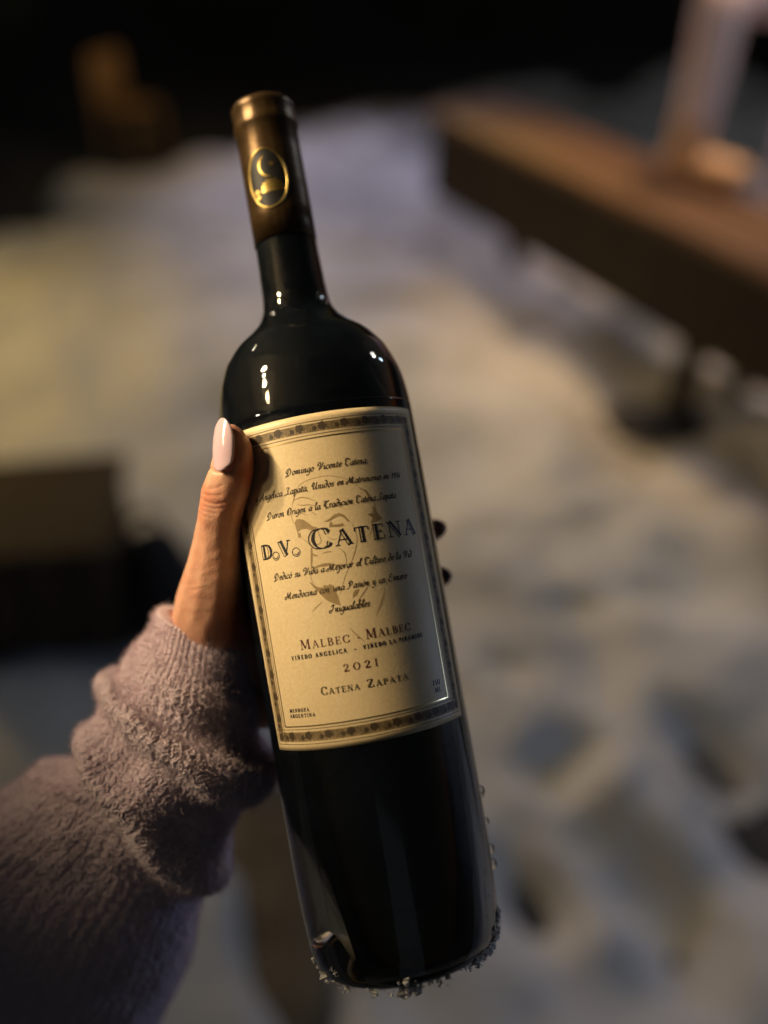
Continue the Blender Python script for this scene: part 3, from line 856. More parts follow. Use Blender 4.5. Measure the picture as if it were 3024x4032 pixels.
# ---- grape and leaf border
band = Print(0.172); dark = Print(OFF)
BX0, BX1 = -37.0, 38.4                            # inner edges of the side bands
BZ0, BZ1 = 95.0, 201.6
BW = 3.6
def quad_patch(pr, x0, x1, z0, z1):
    n = max(2, int((x1 - x0) / 1.2) + 1); m = max(2, int((z1 - z0) / 4) + 1)
    xs = np.linspace(x0, x1, n); zs = np.linspace(z0, z1, m)
    g = np.stack(np.meshgrid(xs, zs), -1).reshape(-1, 2)
    pr.add(g, grid_quads(n, m).tolist())
quad_patch(band, BX0 - BW, BX1 + BW, BZ1, BZ1 + BW - .4)
quad_patch(band, BX0 - BW, BX1 + BW, BZ0 - BW, BZ0)
quad_patch(band, BX0 - BW, BX0, BZ0, BZ1)
quad_patch(band, BX1, BX1 + BW, BZ0, BZ1)
def leaf_pts(cx, cz, s, rot):
    pts = []
    for k in range(20):
        a = rot + k * math.pi / 10
        r = s * (.74 + .22 * abs(math.cos(2.5 * a + .3))) * random.uniform(.86, 1.14)
        pts.append((cx + r * math.cos(a), cz + r * math.sin(a)))
    return pts
def motif(cx, cz, along):
    """one grape bunch, one vine leaf and a block of hatching"""
    T = (lambda a, b: (cx + a, cz + b)) if along == 'x' else (lambda a, b: (cx + b, cz + a))
    hb = BW / 2 - .3
    for k in range(6):
        a = -3.9 + k * .42
        p, q = T(a, -hb), T(a, hb)
        dark.line(p[0], p[1], q[0], q[1], .16)
    for k in range(5):
        b = -hb + .3 + k * .6
        p, q = T(-1.4, b), T(.2, b)
        dark.line(p[0], p[1], q[0], q[1], .12, jit=.001)
    dark.fan(leaf_pts(*T(.9, .35), 1.75, random.random()), jit=.002)
    dark.fan(leaf_pts(*T(-1.9, -.3), 1.0, random.random()), jit=.0025)
    for r_, cnt in enumerate((4, 3, 3, 2, 1)):
        for k in range(cnt):
            p = T(2.0 + (k - cnt / 2 + .5) * .52 + .15 * r_, hb - .25 - r_ * .56)
            dark.disc(p[0], p[1], .23, .23, 7, jit=.003)
    for k in range(3):
        p, q = T(3.2 + k * .4, -hb * random.uniform(.3, 1)), T(3.3 + k * .4, hb)
        dark.line(p[0], p[1], q[0], q[1], .14)
n_ = 9
for k in range(n_):
    x = BX0 + (k + .5) * (BX1 - BX0) / n_
    motif(x, BZ1 + BW / 2 - .2, 'x'); motif(x, BZ0 - BW / 2, 'x')
n_ = 13
for k in range(n_):
    z = BZ0 + (k + .5) * (BZ1 - BZ0) / n_
    motif(BX0 - BW / 2, z, 'z'); motif(BX1 + BW / 2, z, 'z')
for x_, z_ in ((BX0 - BW / 2, BZ0 - BW / 2), (BX0 - BW / 2, BZ1 + BW / 2), (BX1 + BW / 2, BZ0 - BW / 2), (BX1 + BW / 2, BZ1 + BW / 2)):
    dark.fan(leaf_pts(x_, z_, 1.7, 0.3))
for z_ in (205.6, 200.7, 95.9, 90.5):
    dark.line(BX0 - BW - .6, z_, BX1 + BW + .6, z_, .22)
for x_ in (BX0 - BW - .6, BX0 + .8, BX1 - .8, BX1 + BW + .6):
    dark.ribbon(np.stack([np.full(40, x_), np.linspace(90.5, 205.6, 40)], 1), .11)
band.build('border_band', M_BAND, label)
dark.build('grape_border_print', M_BROWNINK, label)

# ---- sketched face behind the lettering (photo pixels put back on the paper)
def pix_label(u, v):
    o = B_ROT.T @ (CAM - B_BASE); d = B_ROT.T @ ray(u, v); R = 0.03935
    a = d[0]**2 + d[1]**2; b = 2 * (o[0] * d[0] + o[1] * d[1]); c = o[0]**2 + o[1]**2 - R * R
    t = (-b - math.sqrt(max(b * b - 4 * a * c, 0))) / (2 * a); p = o + d * t
    return math.atan2(p[0], -p[1]) * 39.1, p[2] * 1000
def c7(*pts): return [pix_label(1150 + x * .3315, 1880 + y * .3315) for x, y in pts]
por = Print(0.175)
def pstroke(pts, w):
    P = catmull(np.array(pts), 5); k = np.linspace(0, 1, len(P))
    por.ribbon(P, w / 2 * (.35 + .65 * np.sin(np.pi * k)))
por.poly(c7((30, 545), (45, 500), (80, 490), (140, 505), (200, 545), (240, 580), (295, 590), (290, 635), (240, 640), (180, 610), (120, 615), (80, 640), (60, 650)))
por.poly(c7((60, 650), (100, 660), (110, 715), (75, 720)))
por.poly(c7((375, 525), (440, 490), (500, 440), (560, 420), (620, 445), (690, 525), (655, 520), (610, 470), (560, 455), (500, 480), (430, 525)))
por.poly(c7((440, 590), (445, 540), (470, 520), (475, 560), (540, 555), (600, 540), (620, 570), (560, 585), (490, 585)))
por.poly(c7((220, 840), (238, 830), (245, 900), (310, 930), (290, 940), (245, 925), (240, 1000), (232, 1090), (222, 1080), (220, 980)))
por.poly(c7((240, 1080), (300, 1045), (380, 1020), (440, 1015), (500, 1030), (610, 1035), (560, 1050), (470, 1045), (400, 1055), (330, 1062), (262, 1090)))
por.poly(c7((200, 1230), (245, 1265), (300, 1300), (370, 1310), (375, 1275), (430, 1285), (440, 1265), (495, 1285), (530, 1370), (550, 1430), (580, 1520), (520, 1505), (430, 1470), (390, 1440), (330, 1380), (240, 1290)))
por.poly(c7((720, 1430), (725, 1370), (760, 1330), (800, 1330), (770, 1400)))
por.poly(c7((780, 110), (830, 130), (880, 150), (910, 190), (940, 240), (900, 230), (870, 170), (820, 140)))
por.poly(c7((960, 330), (1010, 420), (1060, 480), (1000, 520), (930, 540), (960, 480), (900, 440), (960, 420)))
pstroke(c7((160, 90), (100, 150), (40, 200), (15, 270), (0, 340)), .32)
pstroke(c7((20, 270), (100, 238), (180, 245), (280, 280)), .36)
pstroke(c7((55, 320), (120, 330), (200, 325), (290, 340)), .34)
pstroke(c7((230, 410), (290, 445)), .3)
for w_, pp in ((.22, ((0, 340), (-12, 440), (10, 520), (30, 560))), (.24, ((300, 600), (325, 690), (345, 760), (300, 800), (250, 790))), (.20, ((700, 530), (760, 650), (765, 800), (720, 960), (655, 1110), (610, 1250), (565, 1400))),
               (.22, ((232, 1090), (222, 1180), (255, 1270))), (.20, ((20, 200), (90, 90), (220, 20), (420, -20), (620, 10), (780, 100))), (.18, ((400, 380), (470, 350), (560, 345), (640, 375))), (.18, ((70, 440), (120, 430), (190, 455))),
               (.2, ((420, 700), (470, 730), (540, 730))), (.18, ((110, 720), (170, 760), (205, 800))), (.2, ((300, 1120), (380, 1110), (470, 1115))), (.2, ((940, 240), (985, 330), (1000, 430))), (.18, ((960, 540), (940, 640), (900, 700)))):
    pstroke(c7(*pp), w_)
pstroke(c7((360, 900), (420, 885), (470, 880)), .4)
pstroke(c7((550, 835), (610, 880), (640, 940), (645, 1020)), .34)
pstroke(c7((240, 1590), (300, 1530), (360, 1475)), .3)
pstroke(c7((900, 1290), (850, 1370), (780, 1470)), .3)
pstroke(c7((1100, 1310), (1080, 1420), (1050, 1500), (1000, 1640)), .3)
pstroke([pix_label(950 + x * .5726, 2100 + y * .5726) for x, y in ((745, 650), (790, 695), (850, 745))], .4)
por.build('portrait_print', M_SEPIA, label)

# ---- emblem on the capsule
EC, EZ = -3.0, 310.6                               # centre (arc mm on the neck, height)
def oval(rx, rz, n=48):
    a = np.linspace(0, 2 * np.pi, n, endpoint=False)
    return np.stack([EC + rx * np.cos(a), EZ + rz * np.sin(a)], 1)
e = Print(0.10, 12.86, True); e.fan(oval(8.3, 12.2)); 
# a fan over so wide an arc would cut through the neck: use rings
e = Print(0.12, 12.86, True)
rs = np.linspace(0.02, 1, 8); a = np.linspace(0, 2 * np.pi, 48, endpoint=False)
pts = np.stack([EC + 8.3 * rs[:, None] * np.cos(a), EZ + 12.2 * rs[:, None] * np.sin(a)], -1).reshape(-1, 2)
e.add(pts, grid_quads(48, 8, True).tolist()); e.build('emblem_disc', M_BADGE, capsule)
def raised(name, outline_fn):
    e = Print(0.0, 12.86, True); outline_fn(e); return e.build(name, M_BADGEGOLD, capsule)
def oring(e):
    a = np.linspace(0, 2 * np.pi, 65)
    for lo, hi, off in ((-.62, .62, 0),):
        prof = np.linspace(-1, 1, 7)
        pts = []
        base = np.stack([EC + 8.3 * np.cos(a), EZ + 12.2 * np.sin(a)], 1)
        nr = np.stack([np.cos(a) / 8.3, np.sin(a) / 12.2], 1); nr /= np.linalg.norm(nr, axis=1)[:, None]
        vs = []
        for k in prof:
            p = base + nr * k * .50
            vs.append(cyl_pt(p[:, 0], p[:, 1], 0.08 + .34 * math.sqrt(max(0, 1 - k * k)), 12.86, True))
        e.v.append(np.vstack(vs)); e.q += grid_quads(65, 7).tolist(); e.n += 65 * 7
o = raised('emblem_ring', oring); o.data.polygons.foreach_set('use_smooth', np.ones(len(o.data.polygons), dtype=bool))
def crescent(e):
    t = np.linspace(-1, 1, 17)
    ang = rad(180) + t * rad(78) + rad(12)
    cx, cz, R = EC + 1.9, EZ + 4.9, 4.6
    P = np.stack([cx + R * np.cos(ang) * .95, cz + R * np.sin(ang)], 1)
    w = .98 * np.sqrt(np.clip(1 - t**2, 0.02, 1))
    for j, off in enumerate((.18, .34)):
        e.off = off; e.ribbon(P, w / 2 * (1 - .45 * j))
raised('emblem_crescent', crescent)
def star(e):
    e.off = .3
    pts = [(EC + 2.6 + (1.5, .6)[k % 2] * math.cos(math.pi / 2 + k * math.pi / 5), EZ + 5.3 + (1.5, .6)[k % 2] * math.sin(math.pi / 2 + k * math.pi / 5)) for k in range(10)]
    e.fan(pts)
raised('emblem_star', star)
def steps(e):
    for k, (hw, z0, z1) in enumerate(((4.6, -5.9, -4.4), (4.4, -4.4, -3.0), (3.6, -3.0, -1.8), (2.2, -1.8, -.9))):
        e.off = .26 + .03 * k
        x = np.linspace(-hw, hw, 12) + EC + 1.6
        g = np.concatenate([np.stack([x, np.full(12, EZ + z0 + .12)], 1), np.stack([x, np.full(12, EZ + z1)], 1)])
        e.add(g, grid_quads(12, 2).tolist())
raised('emblem_stepped_tower', steps)
def beads(e):
    for x, z, r_ in ((-5.1, -4.9, 1.15), (-4.7, -7.2, 1.0)):
        for k in range(5):
            e.off = .2 + .55 * math.sin(k / 4 * math.pi / 2)
            rr_ = r_ * math.cos(k / 4.6 * math.pi / 2)
            e.disc(EC + x, EZ + z, rr_, rr_, 14)
raised('emblem_bead', beads)

# ---- wet and icy bits clinging to the glass
def blob_mesh(name, s, seed, sub=2, amp=.3, flat=False):
    bm = bmesh.new(); bmesh.ops.create_icosphere(bm, subdivisions=sub, radius=1.0)
    rg = random.Random(seed)
    for v in bm.verts:
        v.co *= 1 + amp * rg.uniform(-1, 1)
        v.co = Vector((v.co.x * s[0], v.co.y * s[1], v.co.z * s[2]))
    me = bpy.data.meshes.new(name); bm.to_mesh(me); bm.free(); return me
def surf(phi, z, off=0.0):
    r = (float(rprof(z)) + off) / 1000; a = rad(phi)
    return Vector((r * math.sin(a), -r * math.cos(a), z / 1000))
drop_me = [blob_mesh('water_drop', (.0010, .0010, .0013), 3, 3, 0.02), blob_mesh('water_drop', (.0006, .0006, .0006), 4, 2, 0.03)]
for phi, z, sc, k in ((84, 56, 1.5, 0), (86, 54, 1.1, 0), (83.5, 44, 1.2, 0), (85, 33, 1.6, 0), (86, 27, 1.7, 0), (70, 55.5, .7, 1), (58, 47, .7, 1), (61, 45, .6, 1), (68, 45.5, .7, 1), (59, 30, .7, 1),
                      (60, 21, .9, 1), (20, 29, .7, 1), (20.5, 27.5, .6, 1), (55, 15, .7, 1), (-24, 79, .8, 1), (-21, 80, .8, 1), (-22.5, 72, .8, 1), (-19, 70, .7, 1), (46, 78, .7, 1), (50, 86, .5, 1), (-36, 30, .6, 1), (8, 24, .5, 1), (36, 33, .5, 1), (-12, 52, .5, 1)):
    o = bpy.data.objects.new('water_drop', drop_me[k]); COL.objects.link(o)
    if not drop_me[k].materials: drop_me[k].materials.append(M_DROP)
    drop_me[k].polygons.foreach_set('use_smooth', np.ones(len(drop_me[k].polygons), dtype=bool))
    o.parent = bottle; o.location = surf(phi, z, .15 * sc); o.scale = (sc, sc, sc); o.rotation_euler = (0, 0, rad(phi))
def crystals(name, specs, seed):
    rg = random.Random(seed); bm = bmesh.new()
    for (phi0, phi1, z0, z1, n, s0, s1) in specs:
        cs = [(rg.uniform(phi0, phi1), rg.uniform(z0, z1)) for _ in range(max(3, n // 9))]
        for _ in range(n):
            cp, cz = rg.choice(cs)
            phi = min(max(rg.gauss(cp, 2.2), phi0 - 2), phi1 + 1); z = rg.gauss(cz, .9); s = rg.uniform(s0, s1) * rg.choice((.6, 1, 1, 1.35)) / 1000
            r = bmesh.ops.create_cube(bm, size=s * 1.5) if rg.random() < .6 else bmesh.ops.create_icosphere(bm, subdivisions=1, radius=s * .9)
            M_ = (Matrix.Rotation(rg.uniform(0, 6), 3, 'X') @ Matrix.Rotation(rg.uniform(0, 6), 3, 'Y') @ Matrix.Diagonal((rg.uniform(.5, 1.7), rg.uniform(.4, 1.2), rg.uniform(.5, 1.3))))
            for v in r['verts']: v.co = M_ @ v.co
            c = surf(phi, max(z, .6), rg.uniform(-.2, .7))
            c.z = z / 1000
            for v in r['verts']:
                v.co *= rg.uniform(.55, 1.25); v.co += c
    me = bpy.data.meshes.new(name); bm.to_mesh(me); bm.free()
    o = link_mesh(name, me, M_ICE, bottle, smooth=False); tag(o, kind='stuff'); return o
crystals('ice_crystals', [(32, 84, -1.0, 1.4, 300, .25, .75), (44, 84, -.8, 3.0, 180, .3, .85), (55, 86, 1.0, 7.0, 60, .3, .8), (74, 88, 3, 13, 34, .35, .9), (-86, -66, -.5, 5, 34, .5, 1.2), (-70, 34, -1.2, .8, 90, .3, .75), (-18, 18, .2, 3, 22, .35, .75), (-80, -40, 2, 9, 16, .2, .5)], 3)
lump = blob_mesh('ice_lump', (.0030, .0028, .0024), 9, 2, .32)
o = link_mesh('ice_lump', lump, M_ICE, bottle, smooth=False); o.location = (-.0035, -.0300, -.0022)
lump2 = blob_mesh('ice_lump', (.0015, .0014, .0018), 12, 2, .3)
o = link_mesh('ice_lump', lump2, M_ICE, bottle, smooth=False); o.location = (.0008, -.0305, -.0026)
# ================================================================== the hand holding the bottle
def ico_template(sub=2):
    bm = bmesh.new(); bmesh.ops.create_icosphere(bm, subdivisions=sub, radius=1.0)
    v = np.array([x.co[:] for x in bm.verts]); f = np.array([[q.index for q in x.verts] for x in bm.faces]); bm.free()
    return v, f
ICO_V, ICO_F = ico_template(2)
def sweep(chains, step):
    """overlapping balls along each chain of (x, y, z, r): one skin after remeshing"""
    V, Fc, n = [], [], 0
    for ch in chains:
        ch = np.asarray(ch, float)
        if len(ch) > 2: ch = catmull(ch, 6)
        for a, b in zip(ch[:-1], ch[1:]):
            k = max(1, int(np.linalg.norm(b[:3] - a[:3]) / step))
            for t in np.arange(k) / k:
                p = a + (b - a) * t
                V.append(ICO_V * p[3] + p[:3]); Fc.append(ICO_F + n); n += len(ICO_V)
        p = ch[-1]; V.append(ICO_V * p[3] + p[:3]); Fc.append(ICO_F + n); n += len(ICO_V)
    return np.vstack(V), np.vstack(Fc)
def skin_mesh(name, chains, step, voxel, smooth=8, factor=.5):
    v, f = sweep(chains, step)
    me = mesh_np(name, v, None, f)
    o = bpy.data.objects.new(name, me); COL.objects.link(o)
    m = o.modifiers.new('r', 'REMESH'); m.mode = 'VOXEL'; m.voxel_size = voxel
    s = o.modifiers.new('s', 'SMOOTH'); s.factor = factor; s.iterations = smooth
    dg = bpy.context.evaluated_depsgraph_get()
    out = bpy.data.meshes.new_from_object(o.evaluated_get(dg))
    bpy.data.objects.remove(o); bpy.data.meshes.remove(me)
    out.name = name
    return out

def cyl_w(phi, R, z):                              # round the bottle, mm
    a = rad(phi); return b_world(np.array([R * math.sin(a), -R * math.cos(a), z]) / 1000)
def T(u, v, d, r): return (*at(u, v, d), r / 1000)
def Cq(phi, R, z, r): return (*cyl_w(phi, R, z), r / 1000)
thumb = [T(908, 1722, .3375, 5.2), T(917, 1760, .3375, 6.9), T(920, 1800, .3378, 7.8), T(913, 1855, .3395, 8.5), T(899, 1910, .3425, 9.1), T(880, 1972, .3465, 9.5), T(865, 2060, .352, 9.2),
         T(855, 2150, .357, 10.2), T(846, 2260, .362, 12.2), T(829, 2380, .369, 14.7), T(815, 2500, .377, 16.2), T(785, 2650, .384, 17), T(745, 2800, .388, 17)]
wrist = at(770, 2700, .392)
chains = [thumb, [thumb[-2], T(700, 2900, .392, 14), T(640, 3000, .397, 12)]]
fingers = [(182, 138, 8.0, 7.0), (161, 120, 8.2, 7.2), (140.5, 123, 8.0, 7.0), (121, 142, 7.2, 6.2)]
for k, (z, tip, r0, r1) in enumerate(fingers):
    mc = Cq(-126, 54, z - 12 - 3 * k, 10.5)
    chains.append([mc, Cq(-140, 51.0, z - 5, 9.2), Cq(-155, 48.2, z, r0), Cq(180, 47.2, z + 1, r0 - .2), Cq((180 + tip) / 2 + 4, 46.6, z + .5, r0 - .5), Cq(tip + 8, 46.2, z, r1), Cq(tip + 2, 46.0, z, r1 * .8)])
    chains.append([(*wrist, .017), ((np.array(mc[:3]) + wrist) / 2).tolist() + [.0145], mc])
chains.append([thumb[9], Cq(-108, 54, 132, 12), Cq(-122, 54, 118, 11)])
chains.append([thumb[8], Cq(-118, 52, 150, 10)])
me_hand = skin_mesh('hand', chains, .0016, .00060, 24, .5)
co = np.zeros(len(me_hand.vertices) * 3, np.float32); me_hand.vertices.foreach_get('co', co); co = co.reshape(-1, 3).astype(float)
no = np.zeros(len(me_hand.vertices) * 3, np.float32); me_hand.vertices.foreach_get('normal', no); no = no.reshape(-1, 3).astype(float)
# keep the flesh off the glass: press it flat where it touches
loc = (co - B_BASE) @ B_ROT
rr = np.hypot(loc[:, 0], loc[:, 1]) * 1000
lim = 39.45
push = np.where((rr < lim) & (loc[:, 2] > -.01), lim / np.maximum(rr, 1), 1.0)
loc[:, 0] *= push; loc[:, 1] *= push
co = B_BASE + loc @ B_ROT.T
# photo coordinates of each vertex, for the creases of the thumb
q = co - CAM; dep = q @ FV
pu = CX + FPX * (q @ XV) / dep; pv = CY - FPX * (q @ UV) / dep
front = (no @ FV) < .3
def crease(pts, width, depth):
    """a fold of skin along a line of the thumb's back"""
    P = catmull(np.array(pts, float), 8)
    d2 = np.full(len(co), 1e9)
    for p in P: d2 = np.minimum(d2, (pu - p[0])**2 + (pv - p[1])**2)
    return -depth * np.exp(-d2 / width**2)
disp = np.zeros(len(co))
thumbmask = front & (pu < 1010) & (pv > 1650) & (pv < 2600) & (dep < .40)
for pts, w, dp in (([(784, 1955), (805, 1975), (850, 1985), (895, 1978)], 7, .00030), ([(790, 1940), (820, 1952), (870, 1950)], 5, .00018), ([(782, 1975), (800, 1992), (840, 2003), (880, 2000)], 6, .00026),
                   ([(779, 1990), (800, 2012), (850, 2022)], 6, .00020), ([(800, 1918), (830, 1925), (870, 1915)], 6, .00016), ([(776, 2015), (800, 2032), (830, 2040)], 5, .00014),
                   ([(826, 1845), (845, 1858), (880, 1858), (905, 1842)], 7, .00038), ([(905, 1848), (915, 1800), (918, 1750), (912, 1700)], 8, .00045)):
    disp += crease(pts, w, dp)
along = (pv - 1700) + .35 * (pu - 850)
wr = np.sin(along / 7.5 + 2.2 * vnoise(pu / 60, pv / 60, seed=3)) * np.clip(vnoise(pu / 45, pv / 30, seed=4) + .35, 0, 1)
amp = .000042 * np.exp(-((pv - 2330) / 110)**2) + .000014
disp += wr * amp
disp += .00007 * fbm(pu / 38, pv / 38, dep * 60, 3, 8)
co = co + no * (disp * 1.25 * thumbmask)[:, None]
person = empty('person', Matrix.Translation(tuple(at(560, 3200, .36))))
tag(person, 'left hand with pale lilac nails and fuzzy lilac sleeve gripping the bottle', 'person')
PB = np.array(person.matrix_world.translation)
me_hand.vertices.foreach_set('co', (co - PB).astype(np.float32).ravel()); me_hand.update()
fl_ = .85 * np.exp(-(((pu - 985) / 55)**2 + ((pv - 1850) / 95)**2)) + .35 * np.exp(-(((pu - 800) / 60)**2 + ((pv - 1965) / 45)**2)) + .75 * np.exp(-(((pu - 950) / 90)**2 + ((pv - 2460) / 110)**2)) + .3 * np.exp(-(((pu - 930) / 60)**2 + ((pv - 2030) / 50)**2))
fl_ = np.clip(fl_ * (1 + .4 * vnoise(pu / 40, pv / 40, seed=71)), 0, 1)
at_f = me_hand.attributes.new('flush', 'FLOAT', 'POINT'); at_f.data.foreach_set('value', fl_.astype(np.float32))
hand = link_mesh('hand', me_hand, M_SKIN, person)

# ---- nails
def nail(base, tip, facing, width, thick, parent, bulge=.0014):
    base, tip = np.array(base), np.array(tip)
    d = tip - base; L_ = np.linalg.norm(d); d /= L_
    f = np.array(facing, float); f -= (f @ d) * d; f /= np.linalg.norm(f)
    w = np.cross(d, f)
    nu_, nv_ = 17, 31
    u = np.linspace(-1, 1, nu_); v = np.linspace(0, 1, nv_)
    prof = np.interp(v, [0, .05, .12, .25, .45, .62, .78, .9, .96, 1], [.45, .70, .86, .97, 1.0, .93, .74, .48, .30, .12])
    top = []
    for j in range(nv_):
        c = base + d * L_ * (v[j] + .0) + f * (bulge * math.sin(math.pi * (.12 + .82 * v[j])))
        hw = width / 2 * prof[j]
        ang_ = u * 1.0 * prof[j]
        Rn = width / 2 / math.sin(1.0)
        lift = (1 - v[j] * 0) * 0
        top.append(c + np.outer(np.sin(ang_) * Rn, w) + np.outer((np.cos(ang_) - 1) * Rn * .75, f) - np.outer(np.abs(u) * 0, d) + (-d * (.12 * width) * (1 - np.abs(u)[:, None]**2) if j < 4 else 0))
    top = np.array(top).reshape(-1, 3)
    bot = top - f * thick
    Q = grid_quads(nu_, nv_)
    n_ = len(top)
    ring = [j for j in range(nu_)] + [i * nu_ + nu_ - 1 for i in range(1, nv_)] + [(nv_ - 1) * nu_ + j for j in range(nu_ - 2, -1, -1)] + [i * nu_ for i in range(nv_ - 2, 0, -1)]
    sk_ = [[ring[i], ring[(i + 1) % len(ring)], n_ + ring[(i + 1) % len(ring)], n_ + ring[i]] for i in range(len(ring))]
    me = mesh_np('nail', np.vstack([top, bot]) - PB, np.vstack([Q, Q[:, ::-1] + n_, np.array(sk_)]))
    bm = bmesh.new(); bm.from_mesh(me); bmesh.ops.recalc_face_normals(bm, faces=bm.faces); bm.to_mesh(me); bm.free()
    return link_mesh('nail', me, M_NAIL, parent)
nail(at(867, 1842, .3295), at(876, 1646, .3315), -FV * .80 - XV * .60, .0106, .0007, hand)
for k, (z, tip, r0, r1) in enumerate(fingers):
    b = cyl_w(tip + 10, 46.2 + r1 * .92, z + .5); t_ = cyl_w(tip - 9, 46.0 + r1 * .55, z + .5)
    nail(b, t_, b - cyl_w(tip + 10, 0, z), .0092, .0007, hand, .0006)

# ---- knitted sleeve: rings that follow the arm
SEC = [((640, 2392), (968, 2548), .3830, 21), ((592, 2486), (980, 2680), .3835, 24), ((540, 2572), (986, 2820), .3835, 26), ((474, 2655), (1004, 2950), .3835, 28.5), ((402, 2702), (1086, 3036), .3830, 31),
       ((384, 2850), (1006, 3140), .3835, 30), ((314, 2948), (918, 3228), .3860, 30), ((160, 2988), (872, 3390), .3920, 34), ((40, 3098), (834, 3530), .4000, 37), ((-150, 3250), (772, 3690), .4090, 40),
       ((-310, 3450), (702, 3860), .4200, 43), ((-470, 3700), (622, 4060), .4330, 46), ((-620, 4000), (500, 4380), .4480, 48), ((-760, 4350), (330, 4750), .4640, 50)]
rows = []
for (l_, r_, d_, th) in SEC:
    a_, b_ = at(*l_, d_), at(*r_, d_)
    rows.append(np.concatenate([(a_ + b_) / 2, (b_ - a_) / 2, [th / 1000]]))
NV, NU = 760, 1040
rows = np.array(rows)
fine = catmull(rows, 60)
tt = np.linspace(0, len(fine) - 1, NV)
idx = np.clip(tt.astype(int), 0, len(fine) - 2); fr = (tt - idx)[:, None]
fine = fine[idx] * (1 - fr) + fine[idx + 1] * fr
sv = np.linspace(0, len(SEC) - 1, NV)                       # section number along the arm
# arc length along the arm, mm
cl = np.concatenate([[0], np.cumsum(np.linalg.norm(np.diff(fine[:, :3], axis=0), axis=1))]) * 1000
TH = np.linspace(0, 2 * np.pi, NU, endpoint=False)
ct, st_ = np.cos(TH), np.sin(TH)                             # ct: -1 left .. 1 right, st: 1 towards the camera
sup = lambda c, e: np.sign(c) * np.abs(c) ** e
ctr, ax, thk = fine[:, :3], fine[:, 3:6], fine[:, 6]
nrm_dir = -FV
Pm = ctr[:, None, :] + ax[:, None, :] * sup(ct, .92)[None, :, None] + nrm_dir[None, None, :] * (thk[:, None] * sup(st_, .92)[None, :])[:, :, None]
def grid_normals(P):
    du = np.roll(P, -1, 1) - np.roll(P, 1, 1)
    dv = np.gradient(P, axis=0)
    n = np.cross(du, dv); n /= np.linalg.norm(n, axis=2)[:, :, None] + 1e-12
    out = P - ctr[:, None, :]
    s = np.sign((n * out).sum(2)).mean()
    return n * (1 if s > 0 else -1)
Nn = grid_normals(Pm)
S2, T2 = np.meshgrid(sv, TH, indexing='ij')
C2, F2 = np.cos(T2), np.sin(T2)
def ridge(center, width, amp): return amp * np.exp(-((S2 - center) / width)**2)
wob = .25 * vnoise(C2 * 2.2, F2 * 2.2, S2 * .6, 40)
fold = ridge(4.15 + .55 * C2 + wob, .34, .0034) * (.4 + .6 * np.clip(.7 - C2 * .5, 0, 1)) - ridge(4.95 + .45 * C2 + wob, .42, .0034) + ridge(6.25 + .9 * C2 + wob, .46, .0042) - ridge(7.35 + .9 * C2 + wob, .6, .0036) \
     + ridge(1.9 - .25 * C2 + wob, .5, .0012) - ridge(.95 + .1 * C2, .4, .0010) + ridge(9.3 + .4 * C2 + wob, .8, .0030)
fold += .0016 * fbm(C2 * 1.8 + 3, F2 * 1.8, S2 * .9, 3, 51) * np.clip(S2 / 2, 0, 1)
frontw = np.clip(.25 + .75 * F2, 0, 1)
fold += frontw * (.0040 * np.exp(-((S2 - (6.35 + .9 * C2 + wob)) / .40)**2) - .009 / (1 + np.exp(-(S2 - (7.3 + .9 * C2 + wob)) / .42)))
fold += .0010 * np.exp(-(S2 / .10)**2) - .004 * np.exp(-(S2 / .05)**2)
Pm = Pm + Nn * fold[:, :, None]
# where the cloth meets the bottle it gives way
lc = (Pm - B_BASE) @ B_ROT
rr = np.hypot(lc[..., 0], lc[..., 1]); k_ = np.where((rr < .0405) & (lc[..., 2] > -.02), .0405 / np.maximum(rr, 1e-4), 1)
lc[..., 0] *= k_; lc[..., 1] *= k_
Pm = B_BASE + lc @ B_ROT.T
Nn = grid_normals(Pm)
# stitches: ribs at the cuff, curly boucle loops on the arm
WALES = 60
vl = np.repeat(cl[:, None], NU, 1)
Q = Pm * 1000.0
warp = 1.1 * np.stack([vnoise(Q[..., 0] / 3.2, Q[..., 1] / 3.2, Q[..., 2] / 3.2, 60 + k) for k in range(3)], -1)
wu = T2 / (2 * np.pi) * WALES + .22 * vnoise(C2 * 5, F2 * 5, vl * .15, 60)
fu = wu - np.floor(wu)
ribs = np.abs(np.sin(np.pi * fu)) ** .6
row = .5 + .5 * np.cos(2 * np.pi * (vl / 1.9 + np.abs(fu - .5) * 1.2 + .3 * vnoise(C2 * 7, F2 * 7, vl * .2, 63)))
Qw = Q + warp
n1 = vnoise(Qw[..., 0] / 1.3, Qw[..., 1] / 1.3, Qw[..., 2] / 1.3, 64)
n2 = vnoise(Qw[..., 0] / .6, Qw[..., 1] / .6, Qw[..., 2] / .6, 65)
loops = (1 - np.abs(n1)) ** 2.2 + .45 * (1 - np.abs(n2)) ** 2
rib = np.clip(1.05 - (S2 - .2) / 2.2, .12, 1)                    # how much of the ribbing still shows
hgt = rib * (ribs * (.72 + .28 * row)) * .00105 + (1 - rib) * (loops * .00082 + ribs * .00035) + rib * .25 * loops * .0005
Pk = Pm + Nn * hgt[:, :, None]
# turn the cuff edge inward
inner = Pk[0][None] + (ctr[0][None, None] - Pk[0][None]) * np.linspace(.04, .22, 4)[:, None, None] + (ctr[12] - ctr[0])[None, None] * np.linspace(.1, 3.0, 4)[:, None, None]
Pall = np.concatenate([inner[::-1], Pk], 0)
me = mesh_np('sweater_sleeve', Pall.reshape(-1, 3) - PB, grid_quads(NU, len(Pall), True))
bm_n = np.array(me.polygons[NU * 40].normal); 
c_ = np.array(me.polygons[NU * 40].center) + PB - ctr[36]
if bm_n @ c_ < 0: me.flip_normals()
sleeve = link_mesh('sweater_sleeve', me, M_KNIT, person)
